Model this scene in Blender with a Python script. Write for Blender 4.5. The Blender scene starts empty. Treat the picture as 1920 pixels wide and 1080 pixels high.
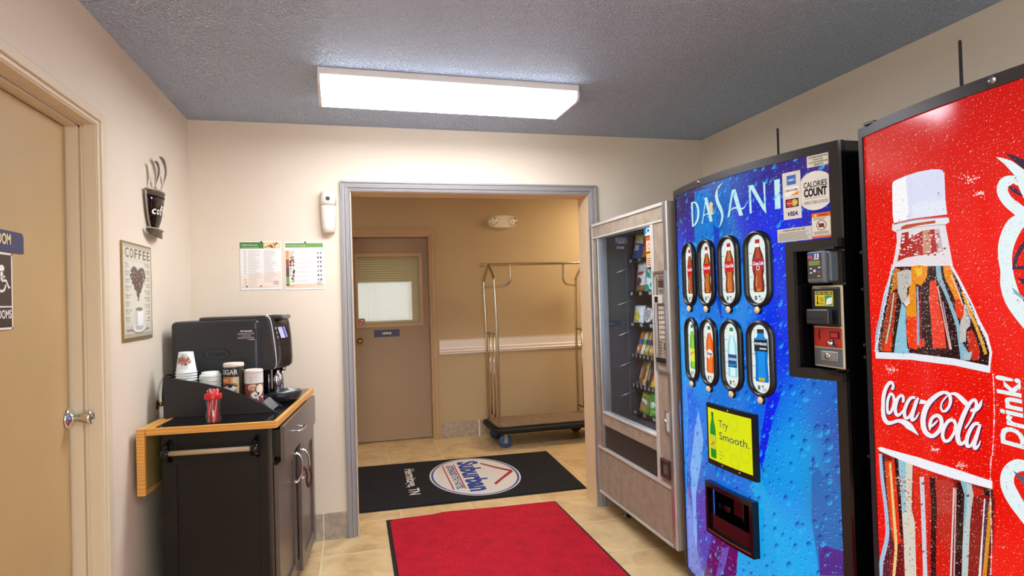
import bpy, bmesh, math, random
from math import sin, cos, pi, radians as R_, sqrt
from mathutils import Vector, Matrix
from mathutils.geometry import tessellate_polygon
random.seed(7)
SC = bpy.context.scene
COL = SC.collection
def lin(h, a=1.0):
    if isinstance(h, str):
        h = h.lstrip('#'); h = [int(h[i:i+2], 16)/255 for i in (0, 2, 4)]
    return tuple([(c/12.92 if c <= .04045 else ((c+.055)/1.055)**2.4) for c in h[:3]]+[a])

# ------------------------------------------------------------------ camera
F_PX = 1144.99
YAW, PITCH, ROLL, CAM_Z = .2545, .0148, -.0292, 1.3883
def _axes():
    cy, sy, cp, sp, cr, sr = cos(YAW), sin(YAW), cos(PITCH), sin(PITCH), cos(ROLL), sin(ROLL)
    f = Vector((sy*cp, cy*cp, sp)); r = Vector((cy, -sy, 0)); u = r.cross(f)
    return cr*r+sr*u, -sr*r+cr*u, f
AR, AU, AF = _axes()
EYE = Vector((0, 0, CAM_Z))
cam_d = bpy.data.cameras.new('camera'); cam = bpy.data.objects.new('camera', cam_d); COL.objects.link(cam)
cam_d.sensor_width = 36; cam_d.lens = F_PX/1920*36; cam_d.clip_start = .02
cam.matrix_world = Matrix(((AR.x, AU.x, -AF.x, EYE.x), (AR.y, AU.y, -AF.y, EYE.y), (AR.z, AU.z, -AF.z, EYE.z), (0, 0, 0, 1)))
SC.camera = cam
def ray(px, py): return AF+(px-960)/F_PX*AR-(py-540)/F_PX*AU
def at(ax, v, px, py):                       # where the line of sight of a measured point meets a plane of the room
    d = ray(px, py); return EYE+d*((v-EYE[ax])/d[ax])

# ------------------------------------------------------------------ world, exposure, lights
SC.view_settings.view_transform = 'Standard'; SC.view_settings.look = 'None'
SC.view_settings.exposure = 0.10; SC.view_settings.gamma = 1; SC.view_settings.use_curve_mapping = False
W = bpy.data.worlds.new('daylight'); SC.world = W; W.use_nodes = True
wn = W.node_tree; wn.nodes.clear()
wo = wn.nodes.new('ShaderNodeOutputWorld'); wb = wn.nodes.new('ShaderNodeBackground'); wn.links.new(wb.outputs[0], wo.inputs[0])
tc = wn.nodes.new('ShaderNodeTexCoord'); sx = wn.nodes.new('ShaderNodeSeparateXYZ'); cr_ = wn.nodes.new('ShaderNodeValToRGB')
wn.links.new(tc.outputs['Generated'], sx.inputs[0])
mr = wn.nodes.new('ShaderNodeMapRange'); mr.inputs[1].default_value = -1; mr.inputs[2].default_value = 1
wn.links.new(sx.outputs[2], mr.inputs[0]); wn.links.new(mr.outputs[0], cr_.inputs[0]); wn.links.new(cr_.outputs[0], wb.inputs[0])
e = cr_.color_ramp.elements
e[0].position = .40; e[0].color = (.35, .36, .33, 1); e[1].position = .75; e[1].color = (.72, .86, 1.0, 1)
n_ = e.new(.53); n_.color = (.62, .78, .66, 1)
wb.inputs[1].default_value = 5.0
LENS_W = 31.0
def area_light(name, loc, size, sizey, power, col, rot):
    l = bpy.data.lights.new(name, 'AREA'); l.shape = 'RECTANGLE'; l.size = size; l.size_y = sizey; l.energy = power; l.color = col
    o = bpy.data.objects.new(name, l); COL.objects.link(o); o.location = loc; o.rotation_euler = rot; return o
# daylight entering through the street window and glazed door behind the photographer
area_light('window_daylight', (.475, -1.54, 1.37), 1.6, .86, 30, (.93, .96, 1.0), (R_(90), 0, 0))
# area light standing in for daylight; the hall's left end is solid wall
area_light('hall_daylight', (-1.75, 5.0, 1.4), 1.6, 1.6, 10, (1.0, .93, .85), (R_(90), 0, R_(-90)))

# ------------------------------------------------------------------ materials
def newmat(name):
    m = bpy.data.materials.new(name); m.use_nodes = True; nt = m.node_tree
    return m, nt, nt.nodes['Principled BSDF']
def N(nt, t, **k):
    n = nt.nodes.new(t)
    for a, b in k.items(): setattr(n, a, b)
    return n
def L(nt, a, b): nt.links.new(a, b)
def mat(name, col, rough=.5, metal=0, bump=0, bscale=60, var=0, vscale=8, spec=.5, coat=0, emis=0, obj=True):
    m, nt, p = newmat(name); c = lin(col)
    p.inputs['Base Color'].default_value = c; p.inputs['Roughness'].default_value = rough; p.inputs['Metallic'].default_value = metal
    p.inputs['Specular IOR Level'].default_value = spec; p.inputs['Coat Weight'].default_value = coat
    if emis: p.inputs['Emission Color'].default_value = c; p.inputs['Emission Strength'].default_value = emis
    t = N(nt, 'ShaderNodeTexCoord')
    if var:
        nz = N(nt, 'ShaderNodeTexNoise'); nz.inputs['Scale'].default_value = vscale; nz.inputs['Detail'].default_value = 5; L(nt, t.outputs['Object'], nz.inputs['Vector'])
        rp = N(nt, 'ShaderNodeValToRGB'); rp.color_ramp.elements[0].position = .3; rp.color_ramp.elements[1].position = .7
        rp.color_ramp.elements[0].color = tuple(x*(1-var) for x in c[:3])+(1,); rp.color_ramp.elements[1].color = tuple(min(1, x*(1+var)) for x in c[:3])+(1,)
        L(nt, nz.outputs[0], rp.inputs[0]); L(nt, rp.outputs[0], p.inputs['Base Color'])
    if bump:
        nb = N(nt, 'ShaderNodeTexNoise'); nb.inputs['Scale'].default_value = bscale; nb.inputs['Detail'].default_value = 4; L(nt, t.outputs['Object'], nb.inputs['Vector'])
        b = N(nt, 'ShaderNodeBump'); b.inputs['Strength'].default_value = bump; b.inputs['Distance'].default_value = .005; L(nt, nb.outputs[0], b.inputs['Height']); L(nt, b.outputs[0], p.inputs['Normal'])
    return m
M = {}
M['wall'] = mat('cream_paint', '#e0d1bb', .65, bump=.15, bscale=55, var=.025, vscale=2)
M['hallwall'] = mat('tan_paint', '#b8a17c', .7, bump=.12, bscale=55, var=.03, vscale=2)
M['reveal'] = mat('peach_paint', '#dcc09a', .6)
M['trim'] = mat('grey_trim_paint', '#938f8d', .42, bump=.1, bscale=90)
M['casing'] = mat('cream_casing_paint', '#d9c9ab', .45)
M['doorpaint'] = mat('tan_door_paint', '#b89b6a', .5, var=.04, vscale=3)
M['halldoor'] = mat('brown_door_paint', '#a2886a', .5, var=.03, vscale=3)
M['hallcasing'] = mat('hall_casing_paint', '#bb9b74', .45)
M['rail'] = mat('white_rail_paint', '#e9dfd6', .45)
M['black'] = mat('black_plastic', '#0b0b0d', .35)
M['blackgloss'] = mat('black_gloss', '#08080a', .12)
M['rubber'] = mat('black_rubber', '#101010', .7)
M['frame'] = mat('machine_frame', '#2a2522', .42, metal=.3)
M['pewter'] = mat('pewter', '#a89f8c', .35, metal=.55)
M['chrome'] = mat('chrome', '#d8d8da', .12, metal=1)
M['brushed'] = mat('brushed_tube', '#bdb5a8', .18, metal=1)
M['silver'] = mat('silver_aluminium', '#b4b5b8', .32, metal=.85)
M['silverpaint'] = mat('silver_painted_edge', '#c9c5be', .35, metal=.2)
M['brass'] = mat('brass', '#a8863c', .25, metal=1)
M['white'] = mat('white_plastic', '#ebe7e0', .4)
M['ivory'] = mat('ivory_plastic', '#e6dccb', .3, coat=.3)
M['darkwood'] = mat('espresso_wood', '#171414', .42, spec=.3, bump=.1, bscale=80, var=.12, vscale=10)
M['darkface'] = mat('espresso_front_sheen', '#544a45', .28, spec=.8)  # fronts lightened in base colour for the sheen off wall and floor
M['darkpanel'] = mat('organizer_black_wood', '#1d1c21', .4, var=.1, vscale=14)
M['blacktop'] = mat('black_counter_surface', '#0d0d10', .12)
M['machine'] = mat('charcoal_plastic', '#26272b', .33, bump=.03, bscale=300)
M['machine2'] = mat('brown_black_plastic', '#3b3432', .3)
M['grey'] = mat('grey_plastic', '#5d6266', .35)
M['paperwhite'] = mat('white_paper_cup', '#dfe3dd', .55)
M['red'] = mat('red_plastic', '#c8161e', .3)
M['redstick'] = mat('red_stir_stick', '#d22830', .35)
M['pinkstick'] = mat('pink_white_stir_stick', '#eec0c0', .35)
M['blue'] = mat('blue_rubber_wheel', '#2b4a70', .45)
M['steel'] = mat('steel', '#8b8a88', .3, metal=.9)
M['brown'] = mat('brown_plastic', '#4a2f2a', .35)
M['inner'] = mat('machine_interior', '#3a3c42', .5)
M['backing'] = mat('office_dark', '#37312a', .8)
M['blind'] = mat('olive_blind_slat', '#d8cf9f', .45)

def specked(name, a, b, scale, rough=.6, bump=.3):
    m, nt, p = newmat(name); t = N(nt, 'ShaderNodeTexCoord'); nz = N(nt, 'ShaderNodeTexNoise'); nz.inputs['Scale'].default_value = scale; nz.inputs['Detail'].default_value = 3
    L(nt, t.outputs['Object'], nz.inputs['Vector']); rp = N(nt, 'ShaderNodeValToRGB'); el = rp.color_ramp.elements
    el[0].position = .38; el[0].color = lin(a); el[1].position = .62; el[1].color = lin(b); L(nt, nz.outputs[0], rp.inputs[0])
    nz2 = N(nt, 'ShaderNodeTexNoise'); nz2.inputs['Scale'].default_value = scale/25; nz2.inputs['Detail'].default_value = 4; L(nt, t.outputs['Object'], nz2.inputs['Vector'])
    mx = N(nt, 'ShaderNodeMix', data_type='RGBA', blend_type='MULTIPLY'); mx.inputs[0].default_value = .5
    r2 = N(nt, 'ShaderNodeValToRGB'); r2.color_ramp.elements[0].position = .3; r2.color_ramp.elements[0].color = (.55, .55, .55, 1); r2.color_ramp.elements[1].position = .6
    L(nt, nz2.outputs[0], r2.inputs[0]); L(nt, rp.outputs[0], mx.inputs[6]); L(nt, r2.outputs[0], mx.inputs[7]); L(nt, mx.outputs[2], p.inputs['Base Color'])
    b_ = N(nt, 'ShaderNodeBump'); b_.inputs['Strength'].default_value = bump; b_.inputs['Distance'].default_value = .002; L(nt, nz.outputs[0], b_.inputs['Height']); L(nt, b_.outputs[0], p.inputs['Normal'])
    p.inputs['Roughness'].default_value = rough; p.inputs['Specular IOR Level'].default_value = .25
    return m
M['redmat'] = specked('red_carpet_pile', '#8f0e1e', '#d3182f', 260, .95, .8)
M['blackmat'] = specked('black_carpet_pile', '#131315', '#262629', 300, .95, .6)
M['cartcarpet'] = specked('brown_carpet', '#6a5646', '#a58c74', 260, .95, .5)
M['speck'] = specked('taupe_laminate', '#8f8070', '#ab9c88', 420, .5, .05)
M['tilebase'] = specked('tile_baseboard', '#a8998a', '#bbab97', 28, .4, .05)

def ceiling_mat():
    m, nt, p = newmat('textured_ceiling'); p.inputs['Base Color'].default_value = lin('#cfe2fb'); p.inputs['Roughness'].default_value = .75
    p.inputs['Specular IOR Level'].default_value = .55; p.inputs['Roughness'].default_value = .55
    t = N(nt, 'ShaderNodeTexCoord'); v = N(nt, 'ShaderNodeTexNoise'); v.inputs['Scale'].default_value = 120; v.inputs['Detail'].default_value = 3; v.inputs['Roughness'].default_value = .65
    L(nt, t.outputs['Object'], v.inputs['Vector']); r = N(nt, 'ShaderNodeValToRGB'); r.color_ramp.elements[0].position = .45; r.color_ramp.elements[1].position = .68
    L(nt, v.outputs[0], r.inputs[0]); b = N(nt, 'ShaderNodeBump'); b.inputs['Strength'].default_value = 1; b.inputs['Distance'].default_value = .013
    L(nt, r.outputs[0], b.inputs['Height']); L(nt, b.outputs[0], p.inputs['Normal']); return m
M['ceiling'] = ceiling_mat()
def tile_mat():
    m, nt, p = newmat('ceramic_floor_tile'); t = N(nt, 'ShaderNodeTexCoord'); s = N(nt, 'ShaderNodeSeparateXYZ'); L(nt, t.outputs['Object'], s.inputs[0])
    def axis(o, off, pitch):
        a = N(nt, 'ShaderNodeMath', operation='SUBTRACT'); L(nt, o, a.inputs[0]); a.inputs[1].default_value = off
        d = N(nt, 'ShaderNodeMath', operation='DIVIDE'); L(nt, a.outputs[0], d.inputs[0]); d.inputs[1].default_value = pitch
        f = N(nt, 'ShaderNodeMath', operation='FLOOR'); L(nt, d.outputs[0], f.inputs[0])
        q = N(nt, 'ShaderNodeMath', operation='PINGPONG'); L(nt, d.outputs[0], q.inputs[0]); q.inputs[1].default_value = .5
        return f.outputs[0], q.outputs[0]
    fx, qx = axis(s.outputs[0], .265, .465); fy, qy = axis(s.outputs[1], 3.05, .467)
    mn = N(nt, 'ShaderNodeMath', operation='MINIMUM'); L(nt, qx, mn.inputs[0]); L(nt, qy, mn.inputs[1])
    g = N(nt, 'ShaderNodeMath', operation='LESS_THAN'); L(nt, mn.outputs[0], g.inputs[0]); g.inputs[1].default_value = .0075
    c = N(nt, 'ShaderNodeCombineXYZ'); L(nt, fx, c.inputs[0]); L(nt, fy, c.inputs[1])
    wn_ = N(nt, 'ShaderNodeTexWhiteNoise'); wn_.noise_dimensions = '3D'; L(nt, c.outputs[0], wn_.inputs[0])
    off = N(nt, 'ShaderNodeVectorMath', operation='MULTIPLY_ADD'); L(nt, wn_.outputs[1], off.inputs[0]); off.inputs[1].default_value = (9, 9, 9); L(nt, t.outputs['Object'], off.inputs[2])
    nz = N(nt, 'ShaderNodeTexNoise'); nz.inputs['Scale'].default_value = 5.5; nz.inputs['Detail'].default_value = 8; nz.inputs['Roughness'].default_value = .62; nz.inputs['Distortion'].default_value = .6
    L(nt, off.outputs[0], nz.inputs['Vector']); rp = N(nt, 'ShaderNodeValToRGB'); el = rp.color_ramp.elements
    el[0].position = .28; el[0].color = lin('#b5945f'); el[1].position = .72; el[1].color = lin('#e3c999'); x = el.new(.5); x.color = lin('#d5b584')
    L(nt, nz.outputs[0], rp.inputs[0])
    mx = N(nt, 'ShaderNodeMix', data_type='RGBA'); L(nt, g.outputs[0], mx.inputs[0]); L(nt, rp.outputs[0], mx.inputs[6]); mx.inputs[7].default_value = lin('#e0d2ac')
    L(nt, mx.outputs[2], p.inputs['Base Color']); p.inputs['Roughness'].default_value = .33
    b = N(nt, 'ShaderNodeBump'); b.inputs['Strength'].default_value = .3; b.inputs['Distance'].default_value = .002; b.invert = True; L(nt, g.outputs[0], b.inputs['Height']); L(nt, b.outputs[0], p.inputs['Normal'])
    return m
M['tile'] = tile_mat()
def wood_mat():
    m, nt, p = newmat('oak_edge'); t = N(nt, 'ShaderNodeTexCoord'); mp = N(nt, 'ShaderNodeMapping'); mp.inputs['Scale'].default_value = (3, 3, 22); L(nt, t.outputs['Object'], mp.inputs[0])
    w = N(nt, 'ShaderNodeTexWave'); w.wave_type = 'BANDS'; w.bands_direction = 'Z'; w.inputs['Scale'].default_value = 1.1; w.inputs['Distortion'].default_value = 9; w.inputs['Detail'].default_value = 2; w.inputs['Detail Scale'].default_value = .5; L(nt, mp.outputs[0], w.inputs[0])
    r = N(nt, 'ShaderNodeValToRGB'); r.color_ramp.elements[0].color = lin('#cf8f3e'); r.color_ramp.elements[1].color = lin('#e3a853'); L(nt, w.outputs[0], r.inputs[0]); L(nt, r.outputs[0], p.inputs['Base Color'])
    p.inputs['Roughness'].default_value = .35; return m
M['oak'] = wood_mat()
def glass_mat(name, ior=1.45, tint=(1, 1, 1, 1), clear=0.0):
    m, nt, p = newmat(name); nt.nodes.remove(p); o = nt.nodes['Material Output']
    tr = N(nt, 'ShaderNodeBsdfTransparent'); tr.inputs[0].default_value = tint; gl = N(nt, 'ShaderNodeBsdfGlossy'); gl.inputs['Roughness'].default_value = .02
    fr = N(nt, 'ShaderNodeFresnel'); ge = N(nt, 'ShaderNodeNewGeometry'); mi = N(nt, 'ShaderNodeMapRange'); mi.inputs[3].default_value = ior; mi.inputs[4].default_value = 1/ior; L(nt, ge.outputs['Backfacing'], mi.inputs[0]); L(nt, mi.outputs[0], fr.inputs[0]); mx = N(nt, 'ShaderNodeMixShader'); L(nt, fr.outputs[0], mx.inputs[0]); L(nt, tr.outputs[0], mx.inputs[1]); L(nt, gl.outputs[0], mx.inputs[2]); L(nt, mx.outputs[0], o.inputs[0]); return m
M['glass'] = glass_mat('clear_glass'); M['jarglass'] = glass_mat('clear_plastic_jar', 1.7, (.93, .93, .95, 1))
M['vendglass'] = glass_mat('vending_glass', 1.35, (.86, .9, .94, 1))
def emis_mat(name, col, s):
    m, nt, p = newmat(name); p.inputs['Base Color'].default_value = lin(col); p.inputs['Emission Color'].default_value = lin(col); p.inputs['Emission Strength'].default_value = s; return m
M['lens'] = emis_mat('lit_acrylic_diffuser', '#f0f5ff', LENS_W)
M['tube'] = emis_mat('lit_tube', '#eef4ff', 40)
M['halltube'] = emis_mat('lit_hall_diffuser', '#ffecc8', 21)

def print_mat(name, emit=0.0, rough=.4, coat=0.0, drops=None):
    """Printed artwork: the ink colour is stored per face corner; optional condensation drops are part of the print."""
    m, nt, p = newmat(name); a = N(nt, 'ShaderNodeAttribute'); a.attribute_name = 'ink'; out = a.outputs[0]
    if drops:
        uv = N(nt, 'ShaderNodeUVMap'); uv.uv_map = 'uv'
        for sc, rmin, rmax, light, dark, dens in drops:
            mp = N(nt, 'ShaderNodeMapping'); mp.inputs['Scale'].default_value = (sc, sc*.72, 1); mp.inputs['Location'].default_value = (sc*.13, sc*.31, 0); L(nt, uv.outputs[0], mp.inputs[0])
            v = N(nt, 'ShaderNodeTexVoronoi'); v.voronoi_dimensions = '2D'; v.inputs['Scale'].default_value = 1; L(nt, mp.outputs[0], v.inputs['Vector'])
            sub = N(nt, 'ShaderNodeVectorMath', operation='SUBTRACT'); L(nt, mp.outputs[0], sub.inputs[0]); L(nt, v.outputs['Position'], sub.inputs[1])
            sc_ = N(nt, 'ShaderNodeSeparateColor'); L(nt, v.outputs['Color'], sc_.inputs[0])
            rad = N(nt, 'ShaderNodeMapRange'); L(nt, sc_.outputs[0], rad.inputs[0]); rad.inputs[3].default_value = rmin; rad.inputs[4].default_value = rmax
            on_ = N(nt, 'ShaderNodeMath', operation='LESS_THAN'); L(nt, sc_.outputs[1], on_.inputs[0]); on_.inputs[1].default_value = dens
            rel = N(nt, 'ShaderNodeMath', operation='DIVIDE'); L(nt, v.outputs['Distance'], rel.inputs[0]); L(nt, rad.outputs[0], rel.inputs[1])
            ins = N(nt, 'ShaderNodeMapRange'); ins.interpolation_type = 'SMOOTHSTEP'; L(nt, rel.outputs[0], ins.inputs[0]); ins.inputs[1].default_value = 1.05; ins.inputs[2].default_value = .85
            msk = N(nt, 'ShaderNodeMath', operation='MULTIPLY'); L(nt, ins.outputs[0], msk.inputs[0]); L(nt, on_.outputs[0], msk.inputs[1])
            dt = N(nt, 'ShaderNodeVectorMath', operation='DOT_PRODUCT'); L(nt, sub.outputs[0], dt.inputs[0]); dt.inputs[1].default_value = (.55, -.83, 0)
            q = N(nt, 'ShaderNodeMath', operation='DIVIDE'); L(nt, dt.outputs['Value'], q.inputs[0]); L(nt, rad.outputs[0], q.inputs[1])
            up = N(nt, 'ShaderNodeMapRange'); L(nt, q.outputs[0], up.inputs[0]); up.inputs[1].default_value = .15; up.inputs[2].default_value = .9
            dn = N(nt, 'ShaderNodeMapRange'); L(nt, q.outputs[0], dn.inputs[0]); dn.inputs[1].default_value = -.2; dn.inputs[2].default_value = -.9
            for val, colr in ((up, light), (dn, dark)):
                mm = N(nt, 'ShaderNodeMath', operation='MULTIPLY'); L(nt, val.outputs[0], mm.inputs[0]); L(nt, msk.outputs[0], mm.inputs[1])
                mx = N(nt, 'ShaderNodeMix', data_type='RGBA'); L(nt, mm.outputs[0], mx.inputs[0]); L(nt, out, mx.inputs[6]); mx.inputs[7].default_value = lin(colr); out = mx.outputs[2]
    if emit:
        p.inputs['Specular IOR Level'].default_value = .3; L(nt, out, p.inputs['Emission Color']); p.inputs['Emission Strength'].default_value = emit
        h = N(nt, 'ShaderNodeMix', data_type='RGBA', blend_type='MULTIPLY'); h.inputs[0].default_value = 1; L(nt, out, h.inputs[6]); h.inputs[7].default_value = (.06, .06, .06, 1); L(nt, h.outputs[2], p.inputs['Base Color'])
    else: L(nt, out, p.inputs['Base Color'])
    p.inputs['Roughness'].default_value = rough; p.inputs['Coat Weight'].default_value = coat; p.inputs['Coat Roughness'].default_value = .03
    return m
M['print'] = print_mat('printed_paper', 0, .55)
M['printgloss'] = print_mat('printed_film', 0, .25)
M['backlit'] = print_mat('backlit_print', .9, .25)
M['bottleart'] = print_mat('backlit_cola_print', .85, .12, 0, [(30, .05, .15, '#ff9a88', '#7a0c08', .4), (90, .07, .19, '#ffe4dc', '#b01010', .6), (170, .08, .22, '#ffd8d0', '#c01008', .5)])
M['waterart'] = print_mat('backlit_water_print', .83, .12, 0, [(24, .14, .42, '#2cb8fa', '#0a2a9c', .70), (64, .10, .30, '#58c8ff', '#0a36b8', .6), (150, .08, .26, '#7ad4ff', '#1040c0', .35)])
M['bag'] = print_mat('foil_wrapper', 0, .28, .3)

# ------------------------------------------------------------------ mesh helpers
def box(bm, x0, x1, y0, y1, z0, z1, bev=0, seg=2):
    r = bmesh.ops.create_cube(bm, size=1); v = r['verts']
    for q in v: q.co = Vector(((x0+x1)/2+q.co.x*(x1-x0), (y0+y1)/2+q.co.y*(y1-y0), (z0+z1)/2+q.co.z*(z1-z0)))
    if bev:
        ed = list({e for q in v for e in q.link_edges}); bmesh.ops.bevel(bm, geom=ed, offset=bev, segments=seg, profile=.5, affect='EDGES', clamp_overlap=True)
def tube(bm, pts, r, seg=12, cap=True, closed=False):
    pts = [Vector(p) for p in pts]; rings = []; n = len(pts)
    rs = r if isinstance(r, (list, tuple)) else [r]*n
    prev = None
    for i, p in enumerate(pts):
        a = pts[i-1] if (i > 0 or closed) else p; b = pts[(i+1) % n] if (i < n-1 or closed) else p
        t = (b-a).normalized()
        if prev is None: u = t.orthogonal().normalized()
        else: u = (prev-t*prev.dot(t)).normalized()
        prev = u; w = t.cross(u)
        rings.append([bm.verts.new(p+rs[i]*(cos(2*pi*k/seg)*u+sin(2*pi*k/seg)*w)) for k in range(seg)])
    m = n if closed else n-1
    for i in range(m):
        A, B = rings[i], rings[(i+1) % n]
        for k in range(seg): bm.faces.new((A[k], A[(k+1) % seg], B[(k+1) % seg], B[k])).smooth = True
    if cap and not closed:
        bm.faces.new(list(reversed(rings[0]))); bm.faces.new(rings[-1])
def lathe(bm, prof, c=(0, 0, 0), axis=2, seg=28, smooth=True, capa=True, capb=True, sx=1, sy=1):
    rings = []
    def P(a, b, h):
        if axis == 2: return Vector((c[0]+a*sx, c[1]+b*sy, c[2]+h))
        if axis == 0: return Vector((c[0]+h, c[1]+a*sx, c[2]+b*sy))
        return Vector((c[0]+b*sx, c[1]+h, c[2]+a*sy))
    for r, h in prof: rings.append([bm.verts.new(P(r*cos(2*pi*k/seg), r*sin(2*pi*k/seg), h)) for k in range(seg)])
    for A, B in zip(rings, rings[1:]):
        for k in range(seg): bm.faces.new((A[k], A[(k+1) % seg], B[(k+1) % seg], B[k])).smooth = smooth
    if capa: bm.faces.new(list(reversed(rings[0])))
    if capb: bm.faces.new(rings[-1])
def prism(bm, poly, plane, a, b, smooth=False):
    """poly in 2D; plane 'xy','xz','yz'; extruded between a and b on the third axis"""
    def P(p, h): return Vector({'xy': (p[0], p[1], h), 'xz': (p[0], h, p[1]), 'yz': (h, p[0], p[1])}[plane])
    A = [bm.verts.new(P(p, a)) for p in poly]; B = [bm.verts.new(P(p, b)) for p in poly]; n = len(poly)
    for k in range(n): bm.faces.new((A[k], A[(k+1) % n], B[(k+1) % n], B[k])).smooth = smooth
    bm.faces.new(list(reversed(A))); bm.faces.new(B)
def obj(name, bm, m, parent=None, kind=None, smooth=None):
    if isinstance(m, str): m = M[m]
    bmesh.ops.recalc_face_normals(bm, faces=bm.faces[:])
    me = bpy.data.meshes.new(name); bm.to_mesh(me); bm.free(); me.materials.append(m)
    if smooth: me.shade_smooth()
    o = bpy.data.objects.new(name, me); COL.objects.link(o)
    if parent: o.parent = parent
    if kind: o['kind'] = kind
    return o
def B(): return bmesh.new()
def bx(name, m, parent, *d, bev=0, kind=None, seg=2):
    b = B(); box(b, *d, bev=bev, seg=seg); return obj(name, b, m, parent, kind)
def tag(o, label, cat, group=None):
    o['label'] = label; o['category'] = cat
    if group: o['group'] = group
    return o
def thing(name, label, cat, loc=(0, 0, 0), rz=0, group=None):
    o = bpy.data.objects.new(name, None); COL.objects.link(o); o.location = loc; o.rotation_euler = (0, 0, rz); o.empty_display_size = .05
    return tag(o, label, cat, group)
def catmull(P, n=8):
    out = []; P = [tuple(p) for p in P]; m = len(P)
    for i in range(m-1):
        p0, p1, p2, p3 = P[max(i-1, 0)], P[i], P[i+1], P[min(i+2, m-1)]
        for k in range(n):
            t = k/n; out.append(tuple(.5*((2*b)+(-a+c)*t+(2*a-5*b+4*c-d)*t*t+(-a+3*b-3*c+d)*t**3) for a, b, c, d in zip(p0, p1, p2, p3)))
    out.append(P[-1]); return out

# ------------------------------------------------------------------ printed artwork on flat or curved faces
_tc = {}
def text_tris(s, bold=0.0):
    k = (s, bold)
    if k not in _tc:
        cu = bpy.data.curves.new('t', 'FONT'); cu.body = s; cu.size = 1; cu.resolution_u = 3; cu.offset = bold
        o = bpy.data.objects.new('t', cu); COL.objects.link(o); dg = bpy.context.evaluated_depsgraph_get(); me = o.evaluated_get(dg).to_mesh()
        me.calc_loop_triangles(); v = [(a.co.x, a.co.y) for a in me.vertices]; tr = [tuple(v[i] for i in t.vertices) for t in me.loop_triangles]
        w = max([p[0] for t in tr for p in t]+[.01]); x0 = min([p[0] for t in tr for p in t]+[0]); _tc[k] = (tr, x0, w)
        o.evaluated_get(dg).to_mesh_clear(); bpy.data.objects.remove(o); bpy.data.curves.remove(cu)
    return _tc[k]
class Art:
    def __init__(s, mp, strip=None, inv=None, step=.0003): s.mp = mp; s.strip = strip; s.T = []; s.inv = inv; s.step = step
    def tri(s, a, b, c, col, lay):
        ar = (b[0]-a[0])*(c[1]-a[1])-(c[0]-a[0])*(b[1]-a[1])
        if abs(ar) < 1e-10: return
        if ar < 0: b, c = c, b
        polys = [[a, b, c]]
        if s.strip:
            u0 = min(a[0], b[0], c[0]); u1 = max(a[0], b[0], c[0]); h = s.strip
            k0 = math.floor(u0/h); k1 = math.floor(u1/h-1e-9); polys = []
            for k in range(k0, k1+1):
                p = [a, b, c]
                for lim, sg in ((k*h, 1), ((k+1)*h, -1)):
                    q = []
                    for i in range(len(p)):
                        A, C = p[i], p[(i+1) % len(p)]; ia = (A[0]-lim)*sg >= -1e-9; ic = (C[0]-lim)*sg >= -1e-9
                        if ia: q.append(A)
                        if ia != ic:
                            t = (lim-A[0])/(C[0]-A[0]); q.append((lim, A[1]+t*(C[1]-A[1])))
                    p = q
                    if len(p) < 3: break
                if len(p) >= 3: polys.append(p)
        for p in polys: s.T.append((p, col, lay))
    def poly(s, pts, col, lay=1):
        pts = [(p[0], p[1]) for p in pts]
        for t in tessellate_polygon([[Vector((p[0], p[1], 0)) for p in pts]]): s.tri(*[pts[i] for i in t], lin(col), lay)
    def px(s, pts, col, lay=1, o=(0, 0), k=1): s.poly([s.inv(o[0]+p[0]/k, o[1]+p[1]/k) for p in pts], col, lay)
    def rect(s, u0, u1, v0, v1, col, lay=1): s.poly([(u0, v0), (u1, v0), (u1, v1), (u0, v1)], col, lay)
    def disc(s, u, v, ru, rv, col, lay=1, n=24, a0=0, a1=2*pi): s.poly([(u+ru*cos(a0+(a1-a0)*i/n), v+rv*sin(a0+(a1-a0)*i/n)) for i in range(n if a1-a0 > 6.2 else n+1)], col, lay)
    def ring(s, u, v, ru, rv, w, col, lay=1, n=28, a0=0, a1=2*pi):
        for i in range(n):
            t0 = a0+(a1-a0)*i/n; t1 = a0+(a1-a0)*(i+1)/n
            q = [(u+(ru-k*w)*cos(t), v+(rv-k*w)*sin(t)) for t, k in ((t0, 0), (t1, 0), (t1, 1), (t0, 1))]; s.poly(q, col, lay)
    def stroke(s, pts, col, lay=1, o=(0, 0), k=1, conv=True, n=6, sm=True):
        """ribbon through (x, y, width)"""
        P = catmull(pts, n) if sm and len(pts) > 2 else [tuple(map(float, p)) for p in pts]; Lf = []; Rt = []
        for i, p in enumerate(P):
            a = P[max(i-1, 0)]; b = P[min(i+1, len(P)-1)]; dx, dy = b[0]-a[0], b[1]-a[1]; l = sqrt(dx*dx+dy*dy) or 1; nx, ny = -dy/l*p[2]/2, dx/l*p[2]/2
            Lf.append((p[0]+nx, p[1]+ny)); Rt.append((p[0]-nx, p[1]-ny))
        f = (lambda q: s.inv(o[0]+q[0]/k, o[1]+q[1]/k)) if conv else (lambda q: q)
        Lf = [f(q) for q in Lf]; Rt = [f(q) for q in Rt]; c = lin(col)
        for i in range(len(P)-1): s.tri(Lf[i], Rt[i], Rt[i+1], c, lay); s.tri(Lf[i], Rt[i+1], Lf[i+1], c, lay)
    def text(s, t, u, v, h, col, lay=2, w=None, bold=0.0, slant=0, ang=0, align='l', stretch=1):
        """h is the cap height; w forces the width"""
        tr, x0, wd = text_tris(t, bold); sv = h/.70; su = sv*stretch
        if w: su = w/(wd-x0)
        W_ = (wd-x0)*su; off = {'l': 0, 'c': -W_/2, 'r': -W_}[align]; ca, sa = cos(ang), sin(ang); c = lin(col)
        f = lambda p: (lambda X, Y: (u+X*ca-Y*sa, v+X*sa+Y*ca))((p[0]-x0)*su+off+slant*p[1]*sv, p[1]*sv)
        for q in tr: s.tri(f(q[0]), f(q[1]), f(q[2]), c, lay)
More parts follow.
